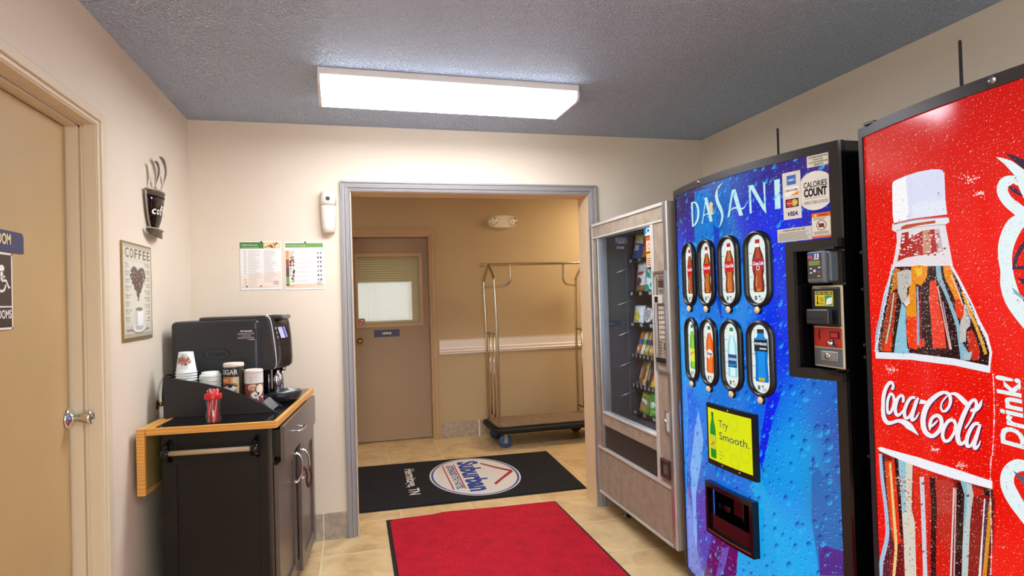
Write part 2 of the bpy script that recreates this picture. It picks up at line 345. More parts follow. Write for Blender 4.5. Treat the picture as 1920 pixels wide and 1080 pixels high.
    def lines(s, u0, u1, v0, v1, n, col, lay=2, fill=.4, rnd=.35):
        for i in range(n):
            v = v1-(i+.5)*(v1-v0)/n; h = (v1-v0)/n*fill; s.rect(u0, u1-(u1-u0)*random.random()*rnd, v-h/2, v+h/2, col, lay)
    def build(s, name, m, parent=None, kind=None):
        if isinstance(m, str): m = M[m]
        V, Fc, C, UV = [], [], [], []
        for p, col, lay in s.T:
            i = len(V)
            for q in p: V.append(s.mp(q[0], q[1], lay*s.step)); UV.append(q)
            Fc.append(tuple(range(i, i+len(p)))); C += [col]*len(p)
        me = bpy.data.meshes.new(name); me.from_pydata(V, [], Fc)
        a = me.color_attributes.new('ink', 'FLOAT_COLOR', 'CORNER'); a.data.foreach_set('color', [x for c in C for x in c])
        uv = me.uv_layers.new(name='uv'); uv.data.foreach_set('uv', [x for q in UV for x in q])
        me.materials.append(m); o = bpy.data.objects.new(name, me); COL.objects.link(o)
        if parent: o.parent = parent
        if kind: o['kind'] = kind
        return o

# ================================================================== THE SETTING
XL, XR, YB, YB2, YH, ZC = -.88, 2.371, 3.764, 3.934, 6.087, 2.44
OX0, OX1, OZ = -.003, 1.512, 2.048            # opening to the hall
YR = -1.6                                     # rear wall behind the photographer
ST = 'structure'
bx('floor', 'tile', None, -2.2, 3.6, YR-.2, YH+.6, -.12, 0, kind=ST)
bx('ceiling', 'ceiling', None, XL-.15, XR+.15, YR-.2, YB, ZC, ZC+.12, kind=ST)
bx('ceiling', 'wall', None, -2.2, 3.6, YB, YH+.6, ZC, ZC+.12, kind=ST)
# left wall with the rest room doorway
DY0, DY1, DZ = 1.56, 2.486, 2.054
b = B(); box(b, XL-.2, XL, DY1, YB+.05, 0, ZC); box(b, XL-.2, XL, YR-.1, DY0, 0, ZC); box(b, XL-.2, XL, DY0, DY1, DZ, ZC); obj('wall_left', b, 'wall', None, ST)
b = B(); box(b, XL, OX0, YB, YB2, 0, ZC); box(b, OX1, XR, YB, YB2, 0, ZC); box(b, OX0, OX1, YB, YB2, OZ, ZC); obj('wall_back', b, 'wall', None, ST)
bx('wall_right', 'wall', None, XR, XR+.15, YR-.1, YB2, 0, ZC, kind=ST)
# rear wall with a street window and glazed door (only seen in reflections)
b = B(); WX0, WX1, WZ0, WZ1 = -.35, 1.22, .96, 1.80
box(b, XL-.15, WX0, YR-.15, YR, 0, ZC); box(b, WX1, XR+.15, YR-.15, YR, 0, ZC); box(b, WX0, WX1, YR-.15, YR, 0, WZ0); box(b, WX0, WX1, YR-.15, YR, WZ1, ZC); obj('wall_rear', b, 'wall', None, ST)
w1 = B()
for d in ((WX0-.05, WX0+.02, WZ0-.05, WZ1+.05), (WX1-.02, WX1+.05, WZ0-.05, WZ1+.05), (WX0, WX1, WZ0-.05, WZ0+.02), (WX0, WX1, WZ1-.02, WZ1+.05), (.45, .49, WZ0, WZ1)): box(w1, d[0], d[1], YR-.1, YR+.02, d[2], d[3])
w1 = obj('window_1', w1, 'white', None, ST)
bx('pane', 'glass', w1, WX0+.01, WX1-.01, YR-.06, YR-.055, WZ0+.01, WZ1-.01)
# hall shell
ODX0, ODX1, ODZ = .0, .748, 2.025             # office doorway
b = B(); box(b, -2.2, ODX0, YH, YH+.2, 0, ZC); box(b, ODX1, 3.6, YH, YH+.2, 0, ZC); box(b, ODX0, ODX1, YH, YH+.2, ODZ, ZC); obj('wall_hall', b, 'hallwall', None, ST)
b = B(); box(b, -2.2, -1.9, YB, YH+.2, 0, ZC); obj('wall_hall_left', b, 'hallwall', None, ST)
b = B(); box(b, 3.3, 3.6, YB, YH+.2, 0, ZC); obj('wall_hall_right', b, 'hallwall', None, ST)
bx('wall_hall_front', 'hallwall', None, XR, 3.4, YB, YB2, 0, ZC, kind=ST)
bx('wall_hall_front', 'hallwall', None, -2.0, XL-.1, YB, YB2, 0, ZC, kind=ST)
# plaster lining of the opening
b = B(); box(b, OX1-.004, OX1, YB+.002, YB2, 0, OZ); box(b, OX0, OX0+.004, YB+.002, YB2, 0, OZ); box(b, OX0, OX1, YB+.002, YB2, OZ-.004, OZ); obj('wall_opening', b, 'reveal', None, ST)
# moulded trim round the opening (profile across the width, mitred)
def casing(name, x0, x1, ztop, y, w, m, sgn=-1, z0=0.0, left=True, right=True, thick=.02):
    """x0,x1: inner edges. The same stepped profile runs up, across and down with mitred corners."""
    prof = [(0, 0), (0, thick*.55), (w*.12, thick*.7), (w*.16, thick*.45), (w*.30, thick*.6), (w*.36, thick*.95), (w*.5, thick), (w*.56, thick*.7), (w*.78, thick*.8), (w*.84, thick*1.15), (w, thick*1.1), (w, 0)]
    b_ = B(); path = []
    for pw, pt in prof:
        path.append([(x0-pw, y+sgn*pt, z0), (x0-pw, y+sgn*pt, ztop+pw), (x1+pw, y+sgn*pt, ztop+pw), (x1+pw, y+sgn*pt, z0)])
    V = [[b_.verts.new(q) for q in row] for row in path]; n = len(V)
    for i in range(n):
        for s in range(3):
            if (s == 0 and not left) or (s == 2 and not right): continue
            b_.faces.new((V[i][s], V[i][s+1], V[(i+1) % n][s+1], V[(i+1) % n][s]))
    for s, ok in ((0, left), (3, right)):
        if ok: b_.faces.new([V[i][s] for i in range(n)])
    return obj(name, b_, m, None, ST)
casing('trim_1', OX0, OX1, OZ, YB, .060, 'trim')
casing('trim_2', ODX0, ODX1-.006, ODZ, YH, .068, 'hallcasing', thick=.016)
# office door frame lining + door
b = B(); box(b, ODX1-.012, ODX1, YH-.002, YH+.2, 0, ODZ); box(b, ODX0, ODX0+.012, YH-.002, YH+.2, 0, ODZ); box(b, ODX0, ODX1, YH-.002, YH+.2, ODZ-.012, ODZ); obj('trim_3', b, 'hallcasing', None, ST)
DYF = 6.17
b = B()
gx0, gx1, gz0, gz1 = .045, .640, 1.165, 1.822
for d in ((.014, gx0, .012, 2.01), (gx1, .734, .012, 2.01), (gx0, gx1, .012, gz0), (gx0, gx1, gz1, 2.01)): box(b, d[0], d[1], DYF, DYF+.045, d[2], d[3])
d2 = obj('door_2', b, 'halldoor', None, ST)
b = B(); fw = .038
for d in ((gx0-fw+.01, gx0, gz0-fw, gz1+fw), (gx1, gx1+fw, gz0-fw, gz1+fw), (gx0, gx1, gz1, gz1+fw), (gx0, gx1, gz0-fw, gz0)): box(b, d[0], d[1], DYF-.012, DYF+.002, d[2], d[3], bev=.003)
obj('window_frame', b, 'hallcasing', d2)
bx('pane', 'glass', d2, gx0-.005, gx1+.005, DYF+.008, DYF+.013, gz0-.005, gz1+.005)
b = B(); lathe(b, [(.028, 0), (.03, -.006), (.012, -.012), (.011, -.035), (.022, -.045), (.027, -.06), (.02, -.072), (0.001, -.074)], (.052, DYF, 1.0), axis=1); obj('door_knob', b, 'brass', d2)
# office behind the glass: dark box
b = B(); box(b, -.2, 1.0, YH+.42, YH+.5, 0, ZC); obj('wall_office', b, 'backing', None, ST)
# blind behind the pane
bl = thing('window_blind', 'olive slatted blind hanging behind the glass of the brown office door', 'blind', (.345, DYF+.052, gz0))
b = B(); k = 0; z = .012
while z < gz1-gz0+.0:
    s_ = .011
    v = [b.verts.new(p) for p in ((-.305, -.005, z-s_), (.305, -.005, z-s_), (.305, .007, z+s_), (-.305, .007, z+s_), (-.305, -.003, z-s_), (.305, -.003, z-s_), (.305, .009, z+s_), (-.305, .009, z+s_))]
    for f in ((0, 1, 2, 3), (7, 6, 5, 4), (0, 4, 5, 1), (2, 6, 7, 3)): b.faces.new([v[i] for i in f])
    z += .0235
obj('slats', b, 'blind', bl)
for x in (-.2, .2): b = B(); tube(b, [(x, -.008, -.01), (x, -.008, gz1-gz0+.01)], .0015, 6); obj('ladder_cord', b, 'blind', bl)
# chair rail in the hall, mitred start at the office door
b = B(); pr = [(0, 0), (.014, 0), (.014, .012), (.024, .022), (.016, .034), (.020, .05), (.012, .066), (.012, .13), (.016, .142), (0, .142)]
zr0 = .838
v0 = [b.verts.new((.816, YH-p[0], zr0+p[1])) for p in pr]; v1_ = [b.verts.new((3.4, YH-p[0], zr0+p[1])) for p in pr]
for i in range(len(pr)): b.faces.new((v0[i], v1_[i], v1_[(i+1) % len(pr)], v0[(i+1) % len(pr)]))
b.faces.new(v0); b.faces.new(v1_); obj('trim_4', b, 'rail', None, ST)
# tile baseboards
def baseboard(name, segs, horiz, y, z1, m='tilebase', t=.010, gap=.004, sgn=-1):
    b_ = B()
    for a, c in segs:
        if horiz: box(b_, a+gap/2, c-gap/2, min(y, y+sgn*t), max(y, y+sgn*t), 0, z1, bev=.0015)
        else: box(b_, min(y, y+sgn*t), max(y, y+sgn*t), a+gap/2, c-gap/2, 0, z1, bev=.0015)
    return obj(name, b_, m, None, ST)
baseboard('baseboard_back', [(-.665, -.2), (-.2, OX0-.062)], True, YB, .155)
baseboard('baseboard_back', [(OX1+.062, 1.9), (1.9, XR)], True, YB, .155)
baseboard('baseboard_left', [(2.58, 2.8), (2.8, 3.27), (3.27, YB-.01)], False, XL, .155, sgn=1)
baseboard('baseboard_right', [(.2, 1.2), (1.2, 2.2), (2.2, 3.0), (3.0, YB)], False, XR, .155)
baseboard('baseboard_hall', [(.818, 1.195), (1.203, 1.66), (1.66, 2.125), (2.125, 2.59), (2.59, 3.2)], True, YH, .16)
bx('trim_6', 'rail', None, 1.193, 1.205, YH-.009, YH, 0, .16, kind=ST)
bx('trim_7', 'rail', None, -.203, -.197, YB-.009, YB, 0, .155, kind=ST)
# left doorway: stepped metal frame, leaf, knob
def frame_left():
    b_ = B()
    for (y0, y1, z1) in ((DY1, DY1+.062, DZ+.045),):
        box(b_, XL-.005, XL+.014, y0+.014, y1, 0, z1, bev=.003); box(b_, XL-.005, XL+.006, y0-.002, y0+.0135, 0, z1-.033, bev=.002)
        box(b_, XL-.005, XL+.014, DY0-.062, DY0-.014, 0, z1, bev=.003)
        box(b_, XL-.005, XL+.0139, DY0-.014, y0+.014, DZ+.012, z1, bev=.003); box(b_, XL-.005, XL+.0055, DY0-.01, y0+.01, DZ-.002, DZ+.0115, bev=.002)
        # jamb: outer rabbet, stop
        box(b_, XL-.05, XL, y0-.006, y0+.001, 0, DZ+.001); box(b_, XL-.2, XL-.05, y0-.018, y0+.001, 0, DZ+.001); box(b_, XL-.045, XL-.038, y0-.012, y0, 0, DZ)
        box(b_, XL-.05, XL, DY0-.001, y0, DZ-.006, DZ+.001); box(b_, XL-.2, XL-.05, DY0-.001, y0, DZ-.018, DZ+.001); box(b_, XL-.045, XL-.038, DY0, y0, DZ-.012, DZ)
        box(b_, XL-.2, XL, DY0-.001, DY0+.018, 0, DZ)
    return obj('trim_5', b_, 'casing', None, ST)
frame_left()
DXF = XL-.089
b = B(); box(b, DXF-.042, DXF, DY0+.02, DY1-.023, .008, DZ-.022, bev=.002); d1 = obj('door_1', b, 'doorpaint', None, ST)
kp = at(0, DXF, 128, 785)
b = B(); lathe(b, [(.001, 0), (.037, 0), (.038, .004), (.033, .009), (.014, .016), (.012, .020), (.0135, .024), (.0125, .03), (.015, .036), (.0235, .058), (.0255, .064), (.0245, .072), (.018, .0745), (.016, .0715), (.001, .0715)], (DXF, kp.y, kp.z), axis=0, seg=36); obj('door_knob', b, 'chrome', d1)
b = B(); lathe(b, [(.001, .071), (.010, .071), (.010, .0745), (.001, .0745)], (DXF, kp.y, kp.z), axis=0, seg=20); box(b, DXF+.0743, DXF+.076, kp.y-.006, kp.y+.006, kp.z-.001, kp.z+.001); obj('lock_button', b, 'steel', d1)
bx('wall_rest_room', 'backing', None, XL-.3, XL-.2, DY0-.2, DY1+.2, 0, ZC, kind=ST)

# flat artwork maps
def wall_left_map(x): return lambda u, v, o: (x+o, u, v)
def wall_back_map(y): return lambda u, v, o: (u, y-o, v)
def floor_map(z): return lambda u, v, o: (u, v, z+o)

# ================================================================== CEILING LIGHT
li = thing('ceiling_light', 'long white fluorescent ceiling light with glowing wraparound diffuser', 'ceiling light', (.49, 3.01, ZC), R_(1.2))
b = B(); box(b, -.625, .625, -.175, .175, -.034, 0, bev=.004); obj('housing', b, 'white', li)
b = B(); pr = [(-.172, -.034), (-.174, -.052), (-.166, -.072), (-.150, -.080), (.150, -.080), (.166, -.072), (.174, -.052), (.172, -.034)]
prism(b, pr, 'yz', -.613, .613); df = obj('diffuser', b, 'lens', li); df.data.materials.append(emis_mat('lit_acrylic_edge', '#f0f5ff', 8.0))
for p_ in df.data.polygons: p_.material_index = 1 if abs(p_.normal.y) > .5 else 0
for s in (-1, 1):
    b = B(); prism(b, [(p[0]*1.012, p[1]*1.02) for p in pr], 'yz', s*.613, s*.625); obj('end_cap', b, 'white', li)
hl = thing('ceiling_light', 'warm ceiling light over the hall beyond the luggage cart', 'ceiling light', (2.75, 5.35, ZC))
b = B(); box(b, -.32, .32, -.32, .32, -.02, 0, bev=.004); obj('housing', b, 'white', hl)
b = B(); box(b, -.3, .3, -.3, .3, -.07, -.02, bev=.01); obj('diffuser', b, 'halltube', hl)

# ================================================================== THINGS ON THE WALLS
# air freshener
af = thing('air_freshener_dispenser', 'ivory battery air freshener dispenser on the wall beside the opening', 'air freshener', (-.13, YB, 1.797))
def oval_loft(b_, rings, seg=28):
    """rings: (z, half width, depth) back flat at y=0, bulging to -y"""
    R = []
    for z, hw, dp in rings:
        R.append([b_.verts.new((hw*math.copysign(abs(cos(t))**.7, cos(t)), -dp*abs(sin(t))**.6 if 0 < k < seg else 0, z)) for k in range(seg+1) for t in (pi*k/seg,)])
    for A, C in zip(R, R[1:]):
        for k in range(seg): b_.faces.new((A[k], A[k+1], C[k+1], C[k])).smooth = True
    b_.faces.new(R[0]); b_.faces.new(list(reversed(R[-1])))
    for A, C in zip(R, R[1:]): b_.faces.new((A[-1], A[0], C[0], C[-1]))
b = B(); oval_loft(b, [(0, .030, .045), (.004, .034, .052), (.03, .038, .060), (.08, .043, .068), (.14, .045, .070), (.158, .045, .070)]); obj('lower_cover', b, 'ivory', af)
b = B(); oval_loft(b, [(.160, .045, .070), (.20, .044, .069), (.225, .042, .066), (.24, .040, .062), (.245, .036, .056)]); obj('upper_cover', b, 'ivory', af)
b = B(); lathe(b, [(.013, -.072), (.012, -.066), (.013, -.06)], (0, 0, .196), axis=1, seg=24); obj('nozzle_ring', b, 'grey', af)
b = B(); lathe(b, [(.008, -.0735), (.008, -.06)], (0, 0, .196), axis=1, seg=20); obj('nozzle', b, 'black', af)
b = B(); lathe(b, [(.003, -.075), (.003, -.06)], (.001, 0, .198), axis=1, seg=12); obj('nozzle_tip', b, 'chrome', af)
# emergency light
el_ = thing('emergency_light', 'white oval twin-lamp emergency light high on the tan hall wall', 'emergency light', (1.497, YH, 2.161))
b = B()
R_list = []
for y, s in ((0, 1), (-.03, 1), (-.05, .93), (-.058, .8)):
    R_list.append([b.verts.new((s*.150*math.copysign(abs(cos(t))**.62, cos(t)), y, s*.068*math.copysign(abs(sin(t))**.85, sin(t)))) for k in range(40) for t in (2*pi*k/40,)])
for A, C in zip(R_list, R_list[1:]):
    for k in range(40): b.faces.new((A[k], A[(k+1) % 40], C[(k+1) % 40], C[k])).smooth = True
b.faces.new(R_list[-1]); obj('housing', b, 'ivory', el_)
for s in (-1, 1):
    b = B(); lathe(b, [(.001, -.045), (.02, -.047), (.036, -.062), (.04, -.066), (.04, -.05)], (s*.104, 0, 0), axis=1, seg=28, capb=False); lp = obj('lamp', b, 'chrome', el_)
    b = B(); lathe(b, [(.010, -.05), (.009, -.066), (.001, -.07)], (s*.104, 0, 0), axis=1, seg=16); obj('bulb', b, 'white', lp)
# papers
def paper(name, label, cat, u0, u1, v0, v1, fill):
    o = thing(name, label, cat, ((u0+u1)/2, YB-.001, v0)); cx = (u0+u1)/2
    bx('sheet', 'white', o, u0-cx, u1-cx, -.0015, 0, 0, v1-v0)
    A = Art(lambda u, v, q: (u-cx, -.0016-q, v-v0)); A.rect(u0, u1, v0, v1, '#eee9e2', .5); fill(A, u0, u1, v0, v1); A.build('printing', 'print', o)
    b_ = B(); lathe(b_, [(.004, -.001), (.005, -.006), (.001, -.008)], (.005, 0, v1-v0-.004), axis=1, seg=10); obj('pin', b_, 'black', o)
def menu(A, a, c, d, e_):
    W_, H_ = c-a, e_-d
    A.rect(a, a+W_*.57, e_-H_*.15, e_-H_*.02, '#4c7f3c', 1); A.text('FLAVIA drinks menu', a+.010, e_-H_*.09, .007, '#e6efd8', 2, bold=.02); A.lines(a+.01, a+W_*.5, e_-H_*.14, e_-H_*.12, 1, '#b8cfa8')
    A.rect(a+W_*.57, c-.004, e_-H_*.15, e_-H_*.02, '#e0cf9a', 1)
    for i in range(26): A.disc(a+W_*(.6+.36*random.random()), e_-H_*(.04+.09*random.random()), .006, .005, random.choice(['#8a3a35', '#c9a070', '#6d3427', '#e0b84c', '#c65a4a', '#3f6a34', '#f0e0b0']), 2+i*.05, 8)
    A.poly([(a+.004, d+.05*H_), (c-.004, d+.05*H_), (c-.004, d+.38*H_), (a+.004, d+.30*H_)], '#efdccb', 1)
    for i in range(18):
        v = e_-H_*(.2+.042*i)
        if i not in (12, 13): A.rect(a+W_*.08, a+W_*.15, v, v+.0025, '#8c8079', 2)
        A.rect(a+W_*.19, a+W_*(.36+.15*random.random()), v, v+.002, '#b9b0ab', 2); A.rect(a+W_*.19, a+W_*(.4+.1*random.random()), v-.005, v-.003, '#cfc7c0', 2)
        if i < 16: A.rect(a+W_*.57, a+W_*(.72+.2*random.random()), v, v+.002, '#b9b0ab', 2); A.rect(a+W_*.57, a+W_*(.78+.1*random.random()), v-.005, v-.003, '#cfc7c0', 2)
    A.disc(a+W_*.15, d+H_*.07, .005, .005, '#6a5648', 2, 12); A.disc(a+W_*.49, d+H_*.07, .005, .005, '#6a5648', 2, 12); A.rect(a+W_*.04, c-.006, d+H_*.045, d+H_*.05, '#8c8079', 2)
    A.ring(a+W_*.87, d+H_*.14, .017, .009, .0025, '#55585c', 2, 20, .4, 5.6); A.text('flavia', a+W_*.87, d+H_*.13, .006, '#33363a', 3, align='c'); A.rect(a+W_*.79, c-.012, d+H_*.09, d+H_*.095, '#c88a7a', 2)
def guide(A, a, c, d, e_):
    W_, H_ = c-a, e_-d
    A.rect(a+.004, c-.006, e_-H_*.12, e_-H_*.03, '#6a9a4a', 1); A.text('Environmental recycle guide', a+.012, e_-H_*.09, .0065, '#eef5e2', 2)
    A.rect(a+W_*.08, a+W_*.62, e_-H_*.15, e_-H_*.145, '#8a827c', 2)
    for i, cc in enumerate(['#d39c52', '#9c4a34', '#5a4348', '#6d9a44']): A.rect(a+W_*.02, a+W_*.10, e_-H_*(.36+.185*i), e_-H_*(.185+.18*i), cc, 1)
    A.rect(a+W_*.11, a+W_*.235, e_-H_*.85, e_-H_*.18, '#cfc2b6', 1)
    for i in range(34): A.disc(a+W_*(.125+.1*random.random()), e_-H_*(.19+.64*random.random()), .006, .006, random.choice(['#e9e2da', '#8a6a4c', '#2f2521', '#c9a884', '#f3efe9', '#6b3e28']), 2+i*.04, 8)
    for i in range(7):
        v = e_-H_*(.24+.093*i); A.lines(a+W_*.27, a+W_*.72, v-.014, v+.002, 3, '#c3b9b2', 2, .3)
        for s in (.84, .91): A.rect(a+W_*s-.005, a+W_*s+.004, v-.006, v+.006, random.choice(['#4a4440', '#6f665f', '#8a7f76']), 2)
    A.rect(a+.004, c-.004, d+H_*.03, d+H_*.11, '#ecc9ad', 1); A.rect(a+.004, c-.004, d+H_*.11, d+H_*.115, '#c98f6a', 2); A.text('enviropa', a+.01, d+H_*.06, .008, '#6a5f60', 2)
    A.ring(c-W_*.13, d+H_*.13, .017, .009, .0025, '#55585c', 2, 20, .4, 5.6); A.text('flavia', c-W_*.13, d+H_*.12, .006, '#33363a', 3, align='c')
paper('paper_notice', 'white drinks menu sheet with green header and small food photo', 'notice', -.620, -.399, 1.473, 1.752, menu)
paper('paper_notice', 'white guide sheet with coloured side blocks, nearest the air freshener', 'notice', -.379, -.160, 1.468, 1.748, guide)

# coffee poster on the left wall (tin sign)
po = thing('coffee_poster', 'tall tin coffee poster with bean heart above a white mug', 'poster', (XL, 2.876, 1.255))
PU0, PU1, PV0, PV1 = 2.697, 3.055, 1.255, 1.657
bx('tin_sheet', 'brass', po, .001, .006, PU0-2.876, PU1-2.876, 0, PV1-1.255)
A = Art(lambda u, v, q: (.0062+q, u-2.876, v-1.255)); PW, PH = PU1-PU0, PV1-PV0
f = lambda a, c: (PU0+a*PW, PV0+c*PH)
A.rect(PU0, PU1, PV0, PV1, '#7d6c50', .3); A.rect(PU0+.007, PU1-.007, PV0+.014, PV1-.009, '#b9ad90', .6); A.rect(PU0+.016, PU1-.014, PV0+.030, PV1-.022, '#cfcbb4', 1)
A.rect(PU0+.06, PU1-.06, PV0+.06, PV1-.08, '#d8d6c2', 1.4)
for i, ch in enumerate('COFFEE'): A.text(ch, *f(.09+.145*i, .845), PH*.095, '#4a3d35', 2, w=PW*.115, bold=.01)
hx, hy = f(.5, .60)
for i in range(520):
    t = random.random()*2*pi; r = sqrt(random.random()); X = 16*sin(t)**3/17*r; Y = (13*cos(t)-5*cos(2*t)-2*cos(3*t)-cos(4*t))/17*r
    Y = Y*1.35 if Y < 0 else Y
    A.disc(hx+X*PW*.27, hy+.035*PH+Y*PH*.165, .0075, .0052, random.choice(['#4a2c24', '#5b382c', '#38201a', '#6d4638', '#2e1a16']), 2+.004*i, 6)
mx, my = f(.52, .21)
A.disc(mx, my-.036, .085, .022, '#8f8a7e', 3, 30); A.disc(mx, my-.033, .081, .020, '#e3e2dc', 3.4, 30); A.disc(mx, my-.031, .05, .012, '#c2bfb4', 3.6, 24)
A.poly([(mx-.050, my+.044), (mx+.050, my+.044), (mx+.046, my-.015), (mx+.032, my-.026), (mx-.032, my-.026), (mx-.046, my-.015)], '#efeeea', 4); A.poly([(mx-.050, my+.044), (mx-.022, my+.042), (mx-.020, my-.026), (mx-.032, my-.026), (mx-.046, my-.015)], '#c9c8c2', 4.3)
A.disc(mx, my+.044, .050, .010, '#dddcd6', 4.6, 24); A.disc(mx, my+.044, .043, .0075, '#7a6a58', 4.9, 24)
A.stroke([(mx+.048, my+.034, .007), (mx+.080, my+.030, .008), (mx+.076, my+.004, .007), (mx+.044, my-.004, .008)], '#deddd6', 4.2, conv=False)
wl = ['Flat', 'Mocha', 'Latte', 'ESPRESSO RISTRETTO', 'Cappuccino', 'LUNGO', 'IRISH COFFEE', 'DECAF']; wr = ['Double shot', 'Black', 'Cortado', 'Turkish', 'Macchiato', 'AMERICANO', 'Café au lait', 'Iced Coffee', 'LONG']
for i, t in enumerate(wl): A.text(t, *f(.08, .765-.078*i), .010, '#6a5a4a', 2, w=PW*min(.2, .05*len(t)*.6)); A.rect(*f(.08, 0)[:1], f(.22, 0)[0], f(0, .755-.078*i)[1]-.004, f(0, .755-.078*i)[1]-.001, '#9a8d78', 2)
for i, t in enumerate(wr): A.text(t, *f(.92, .785-.072*i), .010, '#6a5a4a', 2, w=PW*min(.2, .05*len(t)*.6), align='r'); A.rect(f(.76, 0)[0], f(.92, 0)[0], f(0, .775-.072*i)[1]-.004, f(0, .775-.072*i)[1]-.001, '#9a8d78', 2)
for a, t in ((.1, 'French Roast'), (.43, 'HOUSE'), (.68, 'Arabica')): A.text(t, *f(a, .095), .012, '#5b4c3e', 2, w=PW*.2)
A.build('printing', 'printgloss', po)

# metal coffee cup ornament
cu = thing('coffee_cup_ornament', 'bent metal coffee cup wall ornament with curling steam and lettering', 'wall ornament', (XL, 3.075, 1.72))
def half_cup(b_, prof, seg=24, dep=.5, th=.0):
    R = [[b_.verts.new((dep*r*sin(pi*k/seg)+.012, -r*cos(pi*k/seg), z)) for k in range(seg+1)] for z, r in prof]
    for A_, C in zip(R, R[1:]):
        for k in range(seg): b_.faces.new((A_[k], A_[k+1], C[k+1], C[k])).smooth = True
    return R
cup_prof = [(.015, .028), (.03, .045), (.06, .066), (.10, .082), (.14, .092), (.17, .097), (.19, .099)]
b = B(); half_cup(b, cup_prof[:6], dep=.42); bmesh.ops.solidify(b, geom=b.faces[:], thickness=.003); obj('cup_body', b, mat('coffee_enamel', '#2e1511', .15, metal=.3, coat=.6), cu)
b = B(); half_cup(b, cup_prof[5:], dep=.42); half_cup(b, [(.165, .0985), (.172, .0985)], dep=.43); bmesh.ops.solidify(b, geom=b.faces[:], thickness=.003); obj('cup_rim_band', b, 'pewter', cu)
b = B()
for zz, r in ((.19, .10), (.016, .03)): tube(b, [(.42*r*sin(pi*k/20)+.012, -r*cos(pi*k/20), zz) for k in range(21)]+[(.012, 0, zz)], .0042, 8, closed=True)
for s in (-1, 1): tube(b, [(.012, s*r, z) for z, r in cup_prof], .0042, 8)
obj('wire_frame', b, 'pewter', cu)
b = B()
P_ = [(.105*cos(t), .035*sin(t)-.005) for t in [pi+pi*k/24 for k in range(25)]]; P_ += [(p[0]*.72, p[1]*.25+.008) for p in reversed(P_)]
v = [b.verts.new((.012+.03*(1-(q[0]/.105)**2), q[0], .018+q[1])) for q in P_]; n = len(v)//2
for i in range(n-1): b.faces.new((v[i], v[i+1], v[2*n-2-i], v[2*n-1-i])).smooth = True
bmesh.ops.solidify(b, geom=b.faces[:], thickness=.004); tube(b, [(.030*sin(t)+.012, .10*cos(t), .020) for t in [pi*k/20 for k in range(21)]], .0035, 8); obj('saucer', b, 'pewter', cu)
def leaf(b_, pts, th=.003):
    P = catmull(pts, 6); Lf, Rt = [], []
    for i, p in enumerate(P):
        a = P[max(i-1, 0)]; c = P[min(i+1, len(P)-1)]; dx, dy = c[0]-a[0], c[1]-a[1]; l = sqrt(dx*dx+dy*dy) or 1
        Lf.append(b_.verts.new((p[3], p[0]-dy/l*p[2]/2, p[1]+dx/l*p[2]/2))); Rt.append(b_.verts.new((p[3], p[0]+dy/l*p[2]/2, p[1]-dx/l*p[2]/2)))
    fs = [b_.faces.new((Lf[i], Rt[i], Rt[i+1], Lf[i+1])) for i in range(len(P)-1)]
    return fs
b = B()
leaf(b, [(.055, .195, .006, .03), (.07, .25, .008, .04), (.085, .30, .034, .045), (.06, .34, .036, .045), (.005, .355, .003, .04)])
leaf(b, [(-.03, .195, .006, .03), (-.035, .235, .010, .04), (-.02, .28, .034, .045), (-.035, .31, .028, .045), (-.06, .318, .003, .04)])
leaf(b, [(.03, .20, .004, .03), (.035, .225, .010, .04), (.02, .25, .022, .042), (.012, .27, .002, .042)])
bmesh.ops.solidify(b, geom=b.faces[:], thickness=.002)
tube(b, [(.03, -.04, .19), (.035, -.04, .21), (.03, -.01, .21), (.03, .0, .19)], .002, 6); obj('steam', b, 'steel', cu)
def cupmap(u, v, q):
    y = max(-.0985, min(.0985, u)); r = .0845+(v-.10)*.23; y = max(-r*.999, min(r*.999, y)); return (.012+.42*sqrt(max(r*r-y*y, 0))+.004+q, y, v)
A = Art(cupmap, strip=.008)
for i, ch in enumerate('coffee'): A.text(ch, -.078+.024*i, .083, .034 if ch != 'f' else .042, '#f2ead8', 1, w=.02, bold=.015)
A.build('lettering', 'printgloss', cu)

# signs on the two doors
sg = thing('room_sign', 'blue plastic rest room sign cut by the photo edge, on the tan door', 'sign', (DXF, 2.0, 1.55))
def dl(px, py): q = at(0, DXF+.004, px, py); return q.y, q.z
y1s, zt = dl(44, 440); _, zb = dl(45, 476.5); _, zt0 = dl(37, 437)
b = B(); y0s = y1s-.42; yy, zz = 2.0, 1.55
pts = [(y0s-yy, zb-zz), (y1s-yy, zb-zz), (y1s-yy, zt0-zz-.012), (y1s-yy-.006, zt0-zz-.003), (y1s-yy-.015, zt0-zz), (y0s-yy, zt0-zz)]
prism(b, pts, 'yz', .0005, .004); obj('plate', b, mat('navy_plastic', '#2d3060', .4), sg)
A = Art(lambda u, v, q: (.0042+q, u-yy, v-zz)); ue, ve = dl(20, 457); A.text('RESTROOM', ue, ve-.003, .030, '#e8d79b', 1, bold=.03, align='r', stretch=.72); A.text('public', ue-.06, ve-.024, .010, '#232650', 1, align='r'); A.build('lettering', 'print', sg)
hs = thing('accessible_sign', 'dark wheelchair symbol sign with white border, below the blue sign on the tan door', 'sign', (DXF, 2.0, 1.2))
(ya, za), (yb, zb_), (yc, zc) = dl(18.5, 475), dl(24.5, 617), dl(22, 575)
bx('plate', mat('dark_brown_plastic', '#35291f', .4), hs, .0005, .004, yb-.25-yy, yb-yy, zb_-1.2, za-1.2)
A = Art(lambda u, v, q: (.0042+q, u-yy, v-1.2)); t_ = .006
u0, u1, v0_, v1 = yb-.25, yb, zb_, za
for r in ((u0, u1, v0_, v0_+t_), (u0, u1, v1-t_, v1), (u0, u0+t_, v0_, v1), (u1-t_, u1, v0_, v1), (u0, u1, zc-.002, zc+.002)): A.rect(*r, '#efe6e2', 1)
